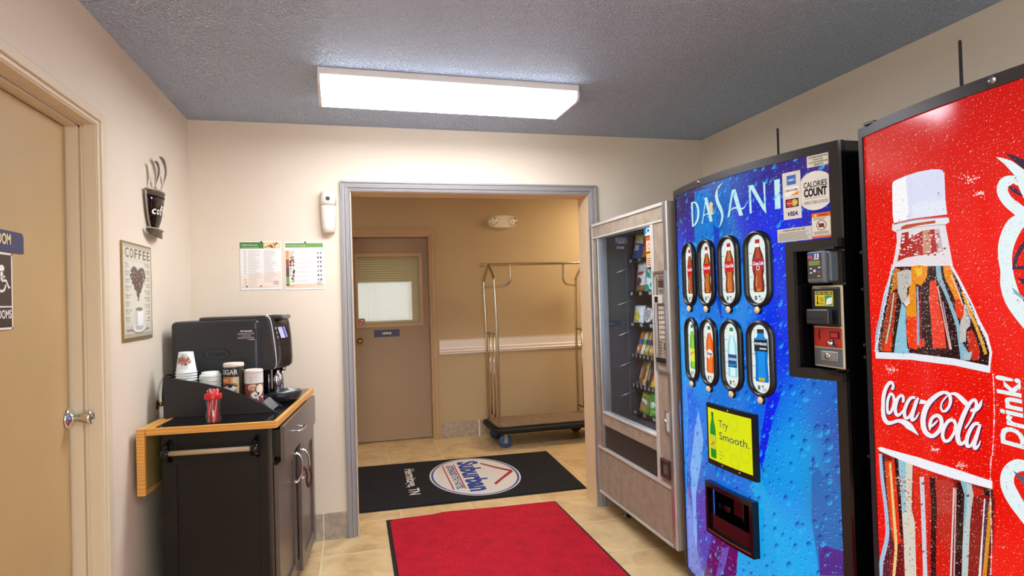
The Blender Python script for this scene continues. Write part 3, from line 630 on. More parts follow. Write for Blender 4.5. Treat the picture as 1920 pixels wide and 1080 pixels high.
u_, v_ = dl(20, 590); A.text('RESTROOMS', u_+.004, v_-.010, .024, '#efe9e4', 1, bold=.02, align='r', stretch=.75)
W3 = lambda pts, w: A.stroke([(*dl(a, c), w) for a, c in pts], '#f2efe9', 1, conv=False, sm=False)
W3([(2.5, 508), (3.2, 526)], .013); W3([(3, 518.5), (9, 519)], .006); W3([(3, 526), (11, 526), (16.5, 540), (18.3, 537.5)], .007); A.disc(*dl(2.5, 503), .014, .010, '#f2efe9', 1)
A.stroke([(*dl(a, c), .007) for a, c in [(-4, 524), (-7, 533), (-4, 542), (2, 546), (8, 543), (10.5, 534)]], '#f2efe9', 1, conv=False)
A.build('symbol', 'print', hs)
os_ = thing('office_sign', 'small navy OFFICE sign below the glass of the brown door', 'sign', (.32, DYF, 1.09))
a_, c_ = at(1, DYF, 701, 619), at(1, DYF, 749.5, 630.5)
bx('plate', mat('navy_sign', '#272a47', .4), os_, a_.x-.32, c_.x-.32, -.003, -.0005, c_.z-1.09, a_.z-1.09)
A = Art(lambda u, v, q: (u-.32, -.0032-q, v-1.09)); A.text('OFFICE', (a_.x+c_.x)/2, (a_.z+c_.z)/2-.010, .019, '#f4f1ea', 1, bold=.04, align='c'); A.build('lettering', 'print', os_)
ns = thing('no_smoking_sticker', 'square no-smoking sticker in lower corner of the office door glass', 'sticker', (.08, DYF, 1.17))
q = at(1, DYF, 677.5, 604); bx('film', 'white', ns, q.x-.034-.08, q.x+.034-.08, -.0125, -.012, q.z-.034-1.17, q.z+.034-1.17)
A = Art(lambda u, v, w: (u-.08, -.0127-w, v-1.17)); A.rect(q.x-.034, q.x+.034, q.z-.034, q.z+.034, '#d6a183', .5); A.disc(q.x, q.z, .03, .03, '#e9c5ac', 1); A.ring(q.x, q.z, .031, .031, .007, '#a02c1c', 2); A.stroke([(q.x-.021, q.z+.021, .007), (q.x+.021, q.z-.021, .007)], '#a02c1c', 2, conv=False, sm=False); A.rect(q.x-.02, q.x+.016, q.z-.006, q.z, '#2a1c18', 1.5); A.build('symbol', 'print', ns)

# ================================================================== MATS
def mat_slab(x0, x1, y0, y1, z, ripple=None):
    b_ = B(); nx, ny = 60, 60; V = []
    for j in range(ny+1):
        row = []
        for i in range(nx+1):
            x = x0+(x1-x0)*i/nx; y = y0+(y1-y0)*j/ny; row.append(b_.verts.new((x, y+(ripple(x) if ripple and j == ny else 0), z)))
        V.append(row)
    for j in range(ny):
        for i in range(nx): b_.faces.new((V[j][i], V[j][i+1], V[j+1][i+1], V[j+1][i]))
    return b_
rm = thing('red_floor_mat', 'red carpet mat with black rubber edge in front of the opening', 'floor mat', (.72, 2.6, 0))
rx0, rx1, ry0, ry1 = .165, 1.285, .4, 3.955
b = B(); prism(b, [(rx0-.72, ry0-2.6), (rx1-.72, ry0-2.6), (rx1-.72, ry1-2.6-.014), (.9-.72, ry1-2.6+.004), (.56-.72, ry1-2.6+.03), (.53-.72, ry1-2.6+.036), (.46-.72, ry1-2.6+.01), (rx0-.72, ry1-2.6+.004)], 'xy', 0.0005, .004); obj('rubber_border', b, 'rubber', rm)
b = B(); e_ = .022; prism(b, [(rx0-.72+e_, ry0-2.6+e_), (rx1-.72-e_*.7, ry0-2.6+e_), (rx1-.72-e_*.7, ry1-2.6-.02), (.9-.72, ry1-2.6-.006), (.56-.72, ry1-2.6+.02), (.46-.72, ry1-2.6+.002), (rx0-.72+e_+.03, ry1-2.6-.006), (rx0-.72+e_, ry1-2.6-.045)], 'xy', .004, .009); obj('carpet', b, 'redmat', rm)
bm_ = thing('logo_floor_mat', 'black hotel logo mat lying in the opening to the hall', 'floor mat', (.72, 4.7, 0))
c0, c1_, c2, c3 = (-.15, 4.151), (1.588, 4.128), (1.637, 5.233), (-.15, 5.30)
b = B(); prism(b, [(p[0]-.72, p[1]-4.7) for p in (c0, c1_, c2, c3)], 'xy', .0005, .004); obj('rubber_border', b, 'rubber', bm_)
b = B(); prism(b, [(.72+(p[0]-.72)*.985-.72, 4.7+(p[1]-4.7)*.975-4.7) for p in (c0, c1_, c2, c3)], 'xy', .004, .009); obj('carpet', b, 'blackmat', bm_)
A = Art(lambda u, v, q: (u-.72, v-4.7, .0095+q)); g = lambda px, py: (lambda t: (t.x, t.y))(at(2, .0095, px, py))
# oval
el_u, el_v = g(740+1130/7.385, 850+325/7.385)
l_, r_ = g(740+480/7.385, 850+335/7.385), g(740+1783/7.385, 850+320/7.385); t1, b1 = g(740+1080/7.385, 850+62/7.385), g(740+1180/7.385, 850+588/7.385)
ocx, ocy, orx, ory = (l_[0]+r_[0])/2, (t1[1]+b1[1])/2, (r_[0]-l_[0])/2, (t1[1]-b1[1])/2
A.disc(ocx, ocy, orx, ory, '#d9d5ce', 1, 48); A.ring(ocx, ocy, orx-.012, ory-.012, .016, '#2b4a9a', 2, 48)
Z = 7.385; O_ = (740, 850)
A.inv = g
A.stroke([(1185, 140, 16), (1400, 195, 20), (1610, 240, 24)], '#a02434', 3, o=O_, k=Z, sm=False); A.stroke([(1625, 238, 40), (1500, 335, 32), (1390, 425, 34)], '#a02434', 3.2, o=O_, k=Z, sm=False)
A.stroke([(812, 160, 14), (985, 490, 18)], '#b32a34', 3, o=O_, k=Z, sm=False); A.stroke([(658, 178, 14), (822, 508, 18)], '#b32a34', 3, o=O_, k=Z, sm=False)
# words run towards the camera: baseline on the left
def floor_text(t, p_start, p_end, capdir, h, col, bold=.02):
    (x0, y0), (x1, y1) = g(*p_start), g(*p_end); ang = math.atan2(y1-y0, x1-x0); A.text(t, x0, y0, h, col, 3.4, w=sqrt((x1-x0)**2+(y1-y0)**2), bold=bold, ang=ang)
floor_text('Suburban', (740+868/Z, 850+125/Z), (740+1072/Z, 850+530/Z), 0, .155, '#2a4796', .05)
floor_text('EXTENDED STAY HOTEL', (740+712/Z, 850+180/Z), (740+872/Z, 850+500/Z), 0, .050, '#2a3f86', .03)
floor_text('Hermitage, TN', (740+135/Z, 850+222/Z), (740+212/Z, 850+580/Z), 0, .075, '#d8d2cc', .02)
A.build('woven_logo', 'print', bm_)

# ================================================================== DRINK MACHINES
class Front:
    """gently bowed machine front that faces the room; u runs from the far end towards the viewer"""
    def __init__(s, yf, yn, xf, xn, sag): s.yf, s.yn, s.xf, s.xn, s.sag = yf, yn, xf, xn, sag; s.cy = (yf+yn)/2
    def x(s, y): t = (y-s.yn)/(s.yf-s.yn); return s.xn+(s.xf-s.xn)*t-s.sag*(1-(2*t-1)**2)
    def inv(s, px, py):
        d = ray(px, py); X = 1.48
        for i in range(40): t = X/d.x; X = .5*X+.5*s.x(t*d.y)
        t = X/d.x; q = EYE+d*t; return (s.yf-q.y, q.z)
    def map(s, base=0.0):
        return lambda u, v, o: (s.x(s.yf-u)-o-base-1.9, s.yf-u-s.cy, v)
    def curved(s, b_, u0, u1, v0, v1, o0, o1, step=.02):
        n = max(1, math.ceil((u1-u0)/step)); R = []
        for i in range(n+1):
            u = u0+(u1-u0)*i/n; y = s.yf-u; x = s.x(y)
            R.append([b_.verts.new((x-o-1.9, y-s.cy, v)) for o, v in ((o1, v0), (o1, v1), (o0, v1), (o0, v0))])
        for a, c in zip(R, R[1:]):
            for k in range(4): b_.faces.new((a[k], a[(k+1) % 4], c[(k+1) % 4], c[k]))
        b_.faces.new(R[0]); b_.faces.new(list(reversed(R[-1])))
DA = Front(2.615, 1.645, 1.488, 1.535, .072); CO = Front(1.528, .55, 1.502, 1.52, .075)
Z0, Z1 = .07, 1.868
def machine_shell(root, F, name_mat='frame', door_side='blackgloss'):
    w = F.yf-F.yn; cy = F.cy
    b_ = B(); box(b_, F.xn+.13-1.9, 2.32-1.9, F.yn-cy+.004, F.yf-cy-.004, Z0, Z1-.005, bev=.004); obj('cabinet_body', b_, 'blackgloss', root)
    b_ = B()
    F.curved(b_, 0, w, Z1-.030, Z1, 0, -.13); F.curved(b_, 0, w, Z0, Z0+.03, 0, -.13)
    F.curved(b_, 0, .020, Z0+.03, Z1-.030, 0, -.13); F.curved(b_, w-.030, w, Z0+.03, Z1-.030, 0, -.13)
    o = obj('door_frame', b_, name_mat, root)
    b_ = B(); x1 = F.x(F.yn)-1.9
    box(b_, x1+.012, F.xn+.13-1.9, F.yn-cy-.012, F.yn-cy+.004, Z0+.01, Z1-.004, bev=.003); box(b_, x1+.0, x1+.010, F.yn-cy-.0135, F.yn-cy-.001, Z0, Z1-.002)
    obj('door_edge', b_, door_side, root)
    for (xx, yy) in ((.02+F.xn-1.9+.1, F.yn-cy+.08), (F.xn-1.9+.1, F.yf-cy-.08), (.3, F.yn-cy+.08), (.3, F.yf-cy-.08)):
        b_ = B(); lathe(b_, [(.03, 0), (.03, .012), (.012, .016), (.012, Z0+.01)], (xx, yy, 0), seg=16); obj('levelling_foot', b_, 'steel', root)
    b_ = B(); box(b_, x1+.03, x1+.14, -w/2+.02, w/2-.02, .02, Z0+.002); obj('kick_plate', b_, 'black', root)
def antenna(root, x, y, h, cy):
    b_ = B(); lathe(b_, [(.016, 0), (.016, .006), (.006, .012), (.0055, .02), (.0055, h*.4), (.0045, h*.41), (.0042, h-.004), (.002, h)], (x-1.9, y-cy, Z1-.006), seg=12); obj('antenna', b_, 'rubber', root)
def lock_stud(root, F, u, v, off=.0, nm='screw', k=1):
    y = F.yf-u; b_ = B(); lathe(b_, [(.001, -.006*k), (.008*k, -.005*k), (.010*k, 0), (.010*k, .004)], (F.x(y)-off-1.9, y-F.cy, v), axis=0, seg=14); obj(nm, b_, 'steel', root)

# ---- water machine
dm = thing('drink_vending_machine', 'blue water-drop drink vending machine with eight oval bottle windows', 'vending machine', (1.9, DA.cy, 0))
machine_shell(dm, DA)
STRIP = .01
PU0_, PU1_, PV0_, PV1_ = .020, .940, Z0+.03, Z1-.030
ru0 = DA.yf-1.828                             # payment recess, left edge
rv0, rv1 = 1.083, 1.550
bu0, bu1, bv0, bv1 = .315, .597, .39, .583     # delivery bin opening
# colours of the print, with the red mat's reflection painted in, sampled on a loose grid of control points
ctrl = [(1275,380,'#34265e'),(1300,365,'#3b2c66'),(1345,340,'#3550a4'),(1385,335,'#3558b0'),(1420,320,'#39288a'),(1480,300,'#382a86'),(1540,300,'#44307c'),(1290,430,'#3628a6'),(1280,480,'#2440d8'),(1274,530,'#1486e0'),
(1330,420,'#127fd8'),(1360,450,'#0d6cd0'),(1400,400,'#1620d2'),(1440,430,'#1028e6'),(1470,440,'#0f28e8'),(1450,500,'#0d2cf0'),(1470,550,'#123ee4'),(1330,600,'#1878e0'),(1390,560,'#1a88e8'),(1460,650,'#0e2ee8'),(1300,640,'#1e8cf0'),
(1275,640,'#149cf0'),(1280,800,'#0d66f2'),(1300,850,'#2c7cee'),(1380,740,'#1878e0'),(1440,780,'#0f60e8'),(1455,700,'#123ff0'),(1530,720,'#1868d0'),(1500,760,'#1a8cf0'),(1480,830,'#18a4f2'),(1550,780,'#2a62c2'),(1570,820,'#3c50a8'),(1470,900,'#18a6f0'),(1460,980,'#14aef4'),(1440,1000,'#16b2f4'),(1520,860,'#1c9ae4'),(1350,640,'#1a84e6'),(1300,560,'#1c84e8'),(1345,560,'#1478e0'),
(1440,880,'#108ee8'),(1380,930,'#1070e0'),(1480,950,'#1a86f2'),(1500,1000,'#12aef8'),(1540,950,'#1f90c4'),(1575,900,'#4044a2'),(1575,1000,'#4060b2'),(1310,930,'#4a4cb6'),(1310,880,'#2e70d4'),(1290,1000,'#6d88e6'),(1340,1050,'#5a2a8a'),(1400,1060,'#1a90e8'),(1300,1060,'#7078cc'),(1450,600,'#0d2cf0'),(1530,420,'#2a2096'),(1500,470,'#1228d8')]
cp = [(*DA.inv(a, c), lin(h)) for a, c, h in ctrl]
def bgcol(u, v):
    sw = 0; acc = [0, 0, 0]
    for a, c, col in cp:
        w = math.exp(-((u-a)**2+(v-c)**2*.8)/(2*.055**2))+1e-7/((u-a)**2+(v-c)**2+.001); sw += w
        for k in range(3): acc[k] += w*col[k]
    return tuple(x/sw for x in acc)+(1,)
A = Art(DA.map(-.006), strip=None, inv=DA.inv, step=.0003)
A.strip = None
nv = 90; us = [k*STRIP for k in range(2, 95)]
for i in range(len(us)-1):
    for j in range(nv):
        v0 = PV0_+(PV1_-PV0_)*j/nv; v1 = PV0_+(PV1_-PV0_)*(j+1)/nv; uc, vc = (us[i]+us[i+1])/2, (v0+v1)/2
        if uc > ru0+.01 and rv0+.012 < vc < rv1-.012: continue
        if bu0+.01 < uc < bu1-.01 and bv0+.01 < vc < bv1-.01: continue
        A.T.append(([(us[i], v0), (us[i+1], v0), (us[i+1], v1), (us[i], v1)], bgcol(uc, vc), 0))
A.strip = STRIP
Zq = 3.087; Oq = (1260, 730)
A.px([(1295.6,853),(1301,800),(1307,769),(1313,800),(1316.7,827),(1312,870),(1308.6,892),(1303,925),(1303,957),(1305,1000),(1304,1031),(1299,1000),(1297,957),(1294,915),(1292.4,876)], '#7fb2f6', 1)
A.px([(1272,760),(1283,700),(1289,770),(1286,900),(1284,1000),(1279,900)], '#2f8cf4', 1)
A.px([(545,30),(630,10),(590,130),(555,270),(530,390),(510,470),(495,380),(505,290),(520,200)], '#1422f2', 1, Oq, Zq)
A.px([(1308.6,927.6),(1333,927.6),(1336,990),(1327,1035),(1318,1073),(1309,1050),(1303,1020)], '#5346b4', 1)
A.px([(370,900),(490,945),(495,800),(490,640),(440,560),(500,500),(540,600),(565,700),(585,800),(592,900),(598,1000),(600,1080),(370,1080)], '#14a8f2', 1, Oq, Zq)
A.px([(1337.7,1005),(1383,1021.6),(1380,1050),(1378,1080),(1318,1080),(1326,1045)], '#641060', 1.5)  # maroon is the red mat's reflection, painted into the print colours
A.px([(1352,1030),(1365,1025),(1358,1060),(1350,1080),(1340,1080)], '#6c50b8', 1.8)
A.px([(800,380),(830,440),(880,520),(985,560),(990,800),(990,1080),(845,1080),(830,960),(800,760)], '#2e6cba', 1, Oq, Zq)  # sharp-edged reflection along the near side, painted in as ink
A.px([(840,890),(900,915),(990,940),(990,1080),(850,1080)], '#54308c', 1.4, Oq, Zq)  # purple part of the red carpet's reflection, painted in as ink
A.px([(1300,360),(1330,352),(1322,440),(1300,560),(1285,620),(1290,520),(1300,440)], '#127ad6', .8)
A.px([(1352,338),(1366,336),(1375,420),(1378,440),(1350,445),(1340,400)], '#1668c8', .8)
A.px([(1335,420),(1345,430),(1352,520),(1350,600),(1340,560)], '#0d40c8', .9)
# large lettering
O9, K9 = (1280, 330), 9.6; LC, LS = '#c3f1f4', '#0c5aa4'
def dasani(col, lay, ox, oy, gw):
    o = (O9[0]+ox, O9[1]+oy); P = lambda pts: A.px(pts, col, lay, o, K9)
    S = lambda pts: A.stroke([(p[0], p[1], p[2]+gw) for p in pts], col, lay+.1, o, K9)
    P([(130,480),(165,468),(176,900),(150,915)]); S([(150,478,22),(215,482,30),(252,560,38),(265,660,42),(250,780,38),(205,870,32),(155,908,18)])
    S([(398,400,16),(370,600,16),(335,860,18)]); P([(368,397),(420,380),(522,815),(470,826)]); S([(345,745,8),(390,692,20),(450,682,24),(510,690,18),(552,640,6)])
    S([(705,118,4),(650,170,22),(603,260,40),(588,360,52),(612,470,60),(655,570,60),(692,680,45),(690,780,36),(662,870,24),(635,938,4)])
    P([(865,252),(893,262),(822,745),(785,752)]); P([(858,250),(930,235),(1066,708),(995,716)]); S([(835,625,8),(890,582,28),(960,575,34),(1040,590,28),(1092,560,18),(1118,512,4)])
    P([(1165,190),(1202,183),(1222,668),(1185,680)]); P([(1150,180),(1245,158),(1480,590),(1486,682),(1425,612),(1205,235)]); P([(1425,115),(1460,105),(1478,660),(1450,600)]); P([(1625,72),(1725,50),(1742,583),(1640,600)])
dasani('#0b3f90', 2, .9, .9, 4); dasani(LC, 3, 0, 0, 0)
A.px([(458,500),(480,466),(510,470),(528,510),(530,600),(515,680),(490,690),(462,600)], '#f4cfa0', 4, O9, K9)  # peach patch is a reflection painted over the letters
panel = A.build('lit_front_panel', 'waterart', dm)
# inner skin behind the print, with the two openings left free
b = B(); w_ = DA.yf-DA.yn
for (a, c, d, e2) in ((.02, ru0, PV0_, bv0), (.02, bu0, bv0, bv1), (bu1, ru0, bv0, bv1), (.02, ru0, bv1, PV1_), (ru0, .94, PV0_, rv0), (ru0, .94, rv1, PV1_)): DA.curved(b, a, c, d, e2, -.0075, -.012)
obj('panel_backing', b, 'black', dm)
# oval bottle windows with push buttons
def stadium(cu_, cv, hw, hh, n=14):
    pts = []
    for k in range(n+1): t = pi*k/n; pts.append((cu_+hw*cos(t), cv+(hh-hw)+hw*sin(t)))
    for k in range(n+1): t = pi+pi*k/n; pts.append((cu_+hw*cos(t), cv-(hh-hw)+hw*sin(t)))
    return pts
def bottle_shape(cu_, v0, h, w, kind):
    pr = {'cola': [(0, .78), (.03, .92), (.08, .97), (.2, .93), (.28, .80), (.34, .86), (.40, .98), (.5, 1), (.62, .98), (.70, .84), (.78, .6), (.85, .42), (.88, .36), (1, .36)],
          'fan': [(0, .85), (.04, 1), (.2, 1), (.3, .92), (.42, 1), (.6, 1), (.7, .88), (.8, .55), (.87, .36), (1, .36)],
          'wide': [(0, .9), (.03, 1), (.2, .95), (.4, .9), (.55, .98), (.62, 1), (.76, 1), (.82, .75), (.87, .5), (.9, .5), (1, .5)]}[kind]
    return [(cu_+w/2*r, v0+h*t) for t, r in pr]+[(cu_-w/2*r, v0+h*t) for t, r in reversed(pr)]
drinks = [('cola', '#7a2a12', '#b4501c', '#b01c24', '#c81c24', 'Coca-Cola'), ('cola', '#7a2a12', '#c06a20', '#b01c24', '#c81c24', 'Coca-Cola'), ('cola', '#7a2a12', '#c8702a', '#b01c24', '#c81c24', 'Coca-Cola'), ('cola', '#6e2414', '#b4482a', '#a81c20', '#a02038', 'Coca-Cola'),
          ('fan', '#4aa832', '#8ad040', '#1c7a44', '#e0e040', 'Mello'), ('fan', '#e0541c', '#f07a30', '#1c7a50', '#f4efe6', 'fanta'), ('fan', '#8fd4e4', '#d4f2f6', '#1c8a60', '#14508c', 'DASANI'), ('wide', '#0c70c8', '#1490e8', '#2a3038', '#1c2836', 'POWERADE')]
for i in range(8):
    r_, c_i = divmod(i, 4); cu_ = DA.yf-(2.4345-.1565*c_i); cv = 1.466 if r_ == 0 else 1.132; hw, hh = .064, .144
    kind, dark, light, capc, labc, word = drinks[i]
    b = B(); O2 = stadium(cu_, cv, hw, hh); I2 = stadium(cu_, cv, hw-.017, hh-.017); Mx = DA.map()
    n = len(O2); loops = []
    for P2, k, off in ((O2, 0, -.006), (O2, 0, .004), (O2, .35, .013), (O2, .7, .013), (I2, 1, .004), (I2, 1, -.005)):
        if k in (0, 1): pts = P2
        else: pts = [(a[0]+(c[0]-a[0])*k, a[1]+(c[1]-a[1])*k) for a, c in zip(O2, I2)]
        loops.append([b.verts.new(Mx(p[0], p[1], off)) for p in pts])
    for A1, A2 in zip(loops, loops[1:]):
        for k in range(n): b.faces.new((A1[k], A1[(k+1) % n], A2[(k+1) % n], A2[k])).smooth = True
    wf = obj('product_window', b, 'black', dm)
    A = Art(DA.map(-.004), strip=STRIP, step=.0004); A.poly(I2, '#e3ece8', 1)
    for k in range(5): v = cv-.075+.045*k; A.rect(cu_-hw+.018, cu_-.028, v, v+.0015, '#4a5658', 2); A.rect(cu_+.028, cu_+hw-.018, v+.012, v+.0135, '#4a5658', 2)
    bv = cv-.086; bh = .196; bw = .056 if kind != 'wide' else .064
    shp = bottle_shape(cu_, bv, bh, bw, kind)
    A.poly(shp, dark, 3); A.poly([(cu_+(p[0]-cu_)*.55, bv+(p[1]-bv)*.93+.004) for p in shp], light, 3.5)
    cw = .0105 if kind != 'wide' else .016
    A.rect(cu_-cw, cu_+cw, bv+bh*.925, bv+bh*1.0, capc, 5); A.rect(cu_-cw*.9, cu_+cw*.9, bv+bh*.855, bv+bh*.925, '#eef3f0' if kind != 'wide' else '#1c8ad8', 4.5)
    if kind == 'cola':
        A.rect(cu_-bw*.5, cu_+bw*.5, bv+bh*.42, bv+bh*.64, labc, 5); A.text(word, cu_, bv+bh*.515, .013, '#f4eeee', 6, w=bw*.9, bold=.03, slant=.25, align='c')
        if i == 3: A.ring(cu_+.0, bv+bh*.46, .009, .009, .003, '#f0e4e4', 6, 16)
        A.stroke([(cu_-.012, bv+.02, .004), (cu_-.009, bv+.06, .004)], '#e8a070', 4.2, conv=False); A.rect(cu_-.008, cu_+.008, bv+.004, bv+.012, '#c89020', 5)
    elif word == 'POWERADE':
        A.rect(cu_-bw*.5, cu_+bw*.5, bv+bh*.58, bv+bh*.80, labc, 5); A.rect(cu_-bw*.5, cu_+bw*.5, bv+bh*.80, bv+bh*.83, '#2a8ad0', 5); A.text(word, cu_, bv+bh*.70, .009, '#eef4fa', 6, w=bw*.9, bold=.03, align='c'); A.rect(cu_-.006, cu_+.026, bv+bh*.62, bv+bh*.645, '#dfe6ee', 6); A.rect(cu_-.014, cu_+.014, bv+.004, bv+.016, '#c8b020', 6)
    else:
        hgt = (.16, .44) if word != 'fanta' else (.30, .48)
        if word == 'fanta': A.disc(cu_, bv+bh*.40, .024, .020, '#f4efe6', 5, 22); A.disc(cu_+.008, bv+bh*.33, .010, .010, '#f08a1c', 5.4, 16); A.text(word, cu_, bv+bh*.385, .012, '#1c3a80', 6, w=.04, bold=.04, align='c', slant=.1)
        else:
            A.rect(cu_-bw*.47, cu_+bw*.47, bv+bh*(.2 if word == 'DASANI' else .16), bv+bh*.46, labc, 5); A.text(word, cu_, bv+bh*.34, .010, '#e8f4fa' if word == 'DASANI' else '#e0542c', 6, w=bw*.85, bold=.02, align='c', ang=0 if word == 'DASANI' else .3)
            if word == 'DASANI': A.stroke([(cu_-.02, bv+bh*.26, .006), (cu_, bv+bh*.24, .006), (cu_+.02, bv+bh*.27, .004)], '#2a9ad0', 6, conv=False)
    A.rect(cu_-.022, cu_-.010, cv-.116, cv-.100, '#6a7472', 3); A.rect(cu_-.002, cu_+.006, cv-.105, cv-.099, '#4a5452', 3); A.lines(cu_+.0, cu_+.022, cv-.120, cv-.107, 3, '#6a7472', 3)
    A.build('bottle_picture', 'backlit', wf)
    y = DA.yf-cu_; x0 = DA.x(y)-1.9; bvz = cv-hh-.008
    b = B(); lathe(b, [(.001, -.010), (.0125, -.010), (.016, -.006), (.017, .002)], (x0, y-DA.cy, bvz), axis=0, seg=22); bt = obj('select_button', b, 'blackgloss', dm)
    b = B(); lathe(b, [(.001, -.0125), (.0125, -.0122), (.0138, -.010), (.0138, -.006)], (x0, y-DA.cy, bvz), axis=0, seg=22); obj('button_cap', b, mat('tan_button', '#efd2a6', .35) if i == 0 else bpy.data.materials['tan_button'], bt)
    for s in (-1, 1): lock_stud(wf, DA, cu_+s*(hw-.008), cv-.005, .011, k=.28)
# payment recess
yl, yr_ = DA.yf-ru0, 1.640
b = B(); F = DA; cy = DA.cy
F.curved(b, ru0, ru0+.030, rv0, rv1, .014, -.02); F.curved(b, ru0+.03, w_-.001, rv1-.034, rv1, .014, -.02); F.curved(b, ru0+.03, w_-.001, rv0, rv0+.034, .014, -.02)
obj('payment_bezel', b, 'frame', dm)
b = B(); xa = 1.53-1.9
box(b, F.x(yl-.03)-1.9+.0, xa+.04, yl-.031-cy, yl-.026-cy, rv0+.03, rv1-.03); box(b, xa+.035, xa+.04, yr_-cy, yl-.028-cy, rv0+.03, rv1-.03)
box(b, F.x(yl-.03)-1.9+.012, xa+.04, yr_-cy, yl-.028-cy, rv1-.036, rv1-.03); box(b, F.x(yl-.03)-1.9+.012, xa+.04, yr_-cy, yl-.028-cy, rv0+.03, rv0+.036); obj('payment_recess', b, 'blackgloss', dm)
px0 = 1.525-1.9; py1, py0 = 1.768-cy, 1.637-cy
def pay_box(name, m, parent, ya, yb_, za_, zb2, d0, d1, bev=.002): b_ = B(); box(b_, px0-d1, px0-d0, ya, yb_, za_, zb2, bev=bev); return obj(name, b_, m, parent)
pp = pay_box('payment_plate', mat('cream_plate', '#cfc4a2', .4), dm, py0, py1, 1.124, 1.396, -.004, .002)
bvn = pay_box('bill_validator', 'black', dm, py0+.005, py1-.005, 1.260, 1.390, .002, .012, .004)
pay_box('bill_slot_block', 'machine', bvn, py0+.030, py1-.004, 1.268, 1.318, .012, .034, .004); pay_box('bill_slot', 'rubber', bvn, py0+.045, py1-.012, 1.283, 1.290, .033, .0355, .0)
A = Art(lambda u, v, o: (px0-.0125-o, -u-cy, v)); sc = lambda y: -(y+cy)
U0, U1 = sc(py1-.024), sc(py0+.026)
A.rect(U0, U1, 1.328, 1.378, '#d8c81c', 1); A.rect(U0+.003, U1-.003, 1.366, 1.376, '#1a1a12', 2); A.text('INSERT BILL HERE', (U0+U1)/2, 1.3685, .005, '#e8dc40', 3, w=(U1-U0)*.85, align='c', bold=.02)
A.rect(U0+(U1-U0)*.55, U1-.003, 1.330, 1.364, '#2f9a5a', 2); A.poly([(U0+(U1-U0)*.6, 1.332), (U1-.006, 1.336), (U1-.004, 1.358), (U0+(U1-U0)*.66, 1.352)], '#dfeee4', 2.5); A.rect(U0+.010, U0+.014, 1.338, 1.362, '#1a1a12', 3); A.poly([(U0+.006, 1.340), (U0+.018, 1.340), (U0+.012, 1.332)], '#1a1a12', 3)
A.text('MORE', U0+.022, 1.352, .005, '#2a2a18', 3, w=.018); A.text('TIME', U0+.022, 1.344, .005, '#2a2a18', 3, w=.018); A.text('FACE', U0+.022, 1.334, .005, '#2a2a18', 3, w=.018); A.build('bill_label', 'printgloss', bvn)
cpn = pay_box('coin_panel', mat('red_coin_panel', '#b02418', .3), dm, py0+.005, py1-.005, 1.192, 1.256, .002, .006, .002)
pay_box('price_display', 'blackgloss', cpn, py0+.012, py0+.052, 1.222, 1.244, .006, .009, .001); pay_box('price_display_glow', emis_mat('red_led', '#a01420', .5), cpn, py0+.018, py0+.046, 1.226, 1.240, .009, .0095, 0)
pay_box('coin_slot', 'rubber', cpn, py1-.033, py1-.029, 1.215, 1.250, .006, .0075, 0)
b = B(); lathe(b, [(.001, -.022), (.007, -.021), (.009, -.012), (.012, -.006), (.012, .0)], (px0-.006, py0+.038, 1.206), axis=0, seg=20); obj('coin_return_knob', b, 'chrome', cpn)
lk = pay_box('lock_panel', 'grey', dm, py0+.005, py1-.005, 1.130, 1.188, .002, .005, .002); pay_box('lock_plate', 'silver', lk, py0+.022, py1-.036, 1.146, 1.178, .005, .008, .002)
b = B(); lathe(b, [(.004, -.002), (.010, -.003), (.011, .003)], (px0-.008, (py0+py1)/2, 1.162), axis=0, seg=20); obj('lock', b, 'chrome', lk)
# card reader
y_a, y_b = 1.672-cy, 1.750-cy
b = B(); box(b, 1.488-1.9, 1.56-1.9, y_a, y_b, 1.405, 1.512, bev=.008, seg=3); crd = obj('card_reader', b, 'grey', dm)
b = B(); box(b, 1.5-1.9, 1.56-1.9, y_a-.014, y_a+.004, 1.408, 1.509, bev=.006); obj('reader_side', b, mat('grey_side', '#4f555a', .35), crd)
A = Art(lambda u, v, o: (1.488-1.9-.0003-o, -u-cy, v)); U0, U1 = sc(y_b-.006), sc(y_a+.006)
A.rect(U0, U1-.004, 1.420, 1.506, '#34393d', 1); A.rect(U0+.002, U1-.008, 1.488, 1.503, '#3050a0', 2); A.rect(U0+.002, U0+.024, 1.489, 1.496, '#c84a4a', 3); A.rect(U0+.034, U0+.04, 1.489, 1.503, '#dfe8f4', 3); A.rect(U0+.046, U0+.052, 1.489, 1.503, '#dfe8f4', 3)
A.rect(U0+.006, U1-.010, 1.464, 1.480, '#7c8a3a', 2)
for a_, c__, cc in ((.010, 1.452, '#dfe3e6'), (.048, 1.454, '#dfe3e6'), (.010, 1.438, '#dfe3e6'), (.046, 1.440, '#c04a30'), (.044, 1.426, '#cfc060'), (.014, 1.483, '#d04a3a'), (.030, 1.4835, '#dfe3e6'), (.042, 1.4835, '#dfe3e6')): A.rect(U0+a_, U0+a_+.011, c__, c__+.004, cc, 3)
A.poly([(U0+.024, 1.446), (U0+.032, 1.452), (U0+.040, 1.446), (U0+.032, 1.440)], '#cfd4d8', 3); A.build('reader_face', 'printgloss', crd)
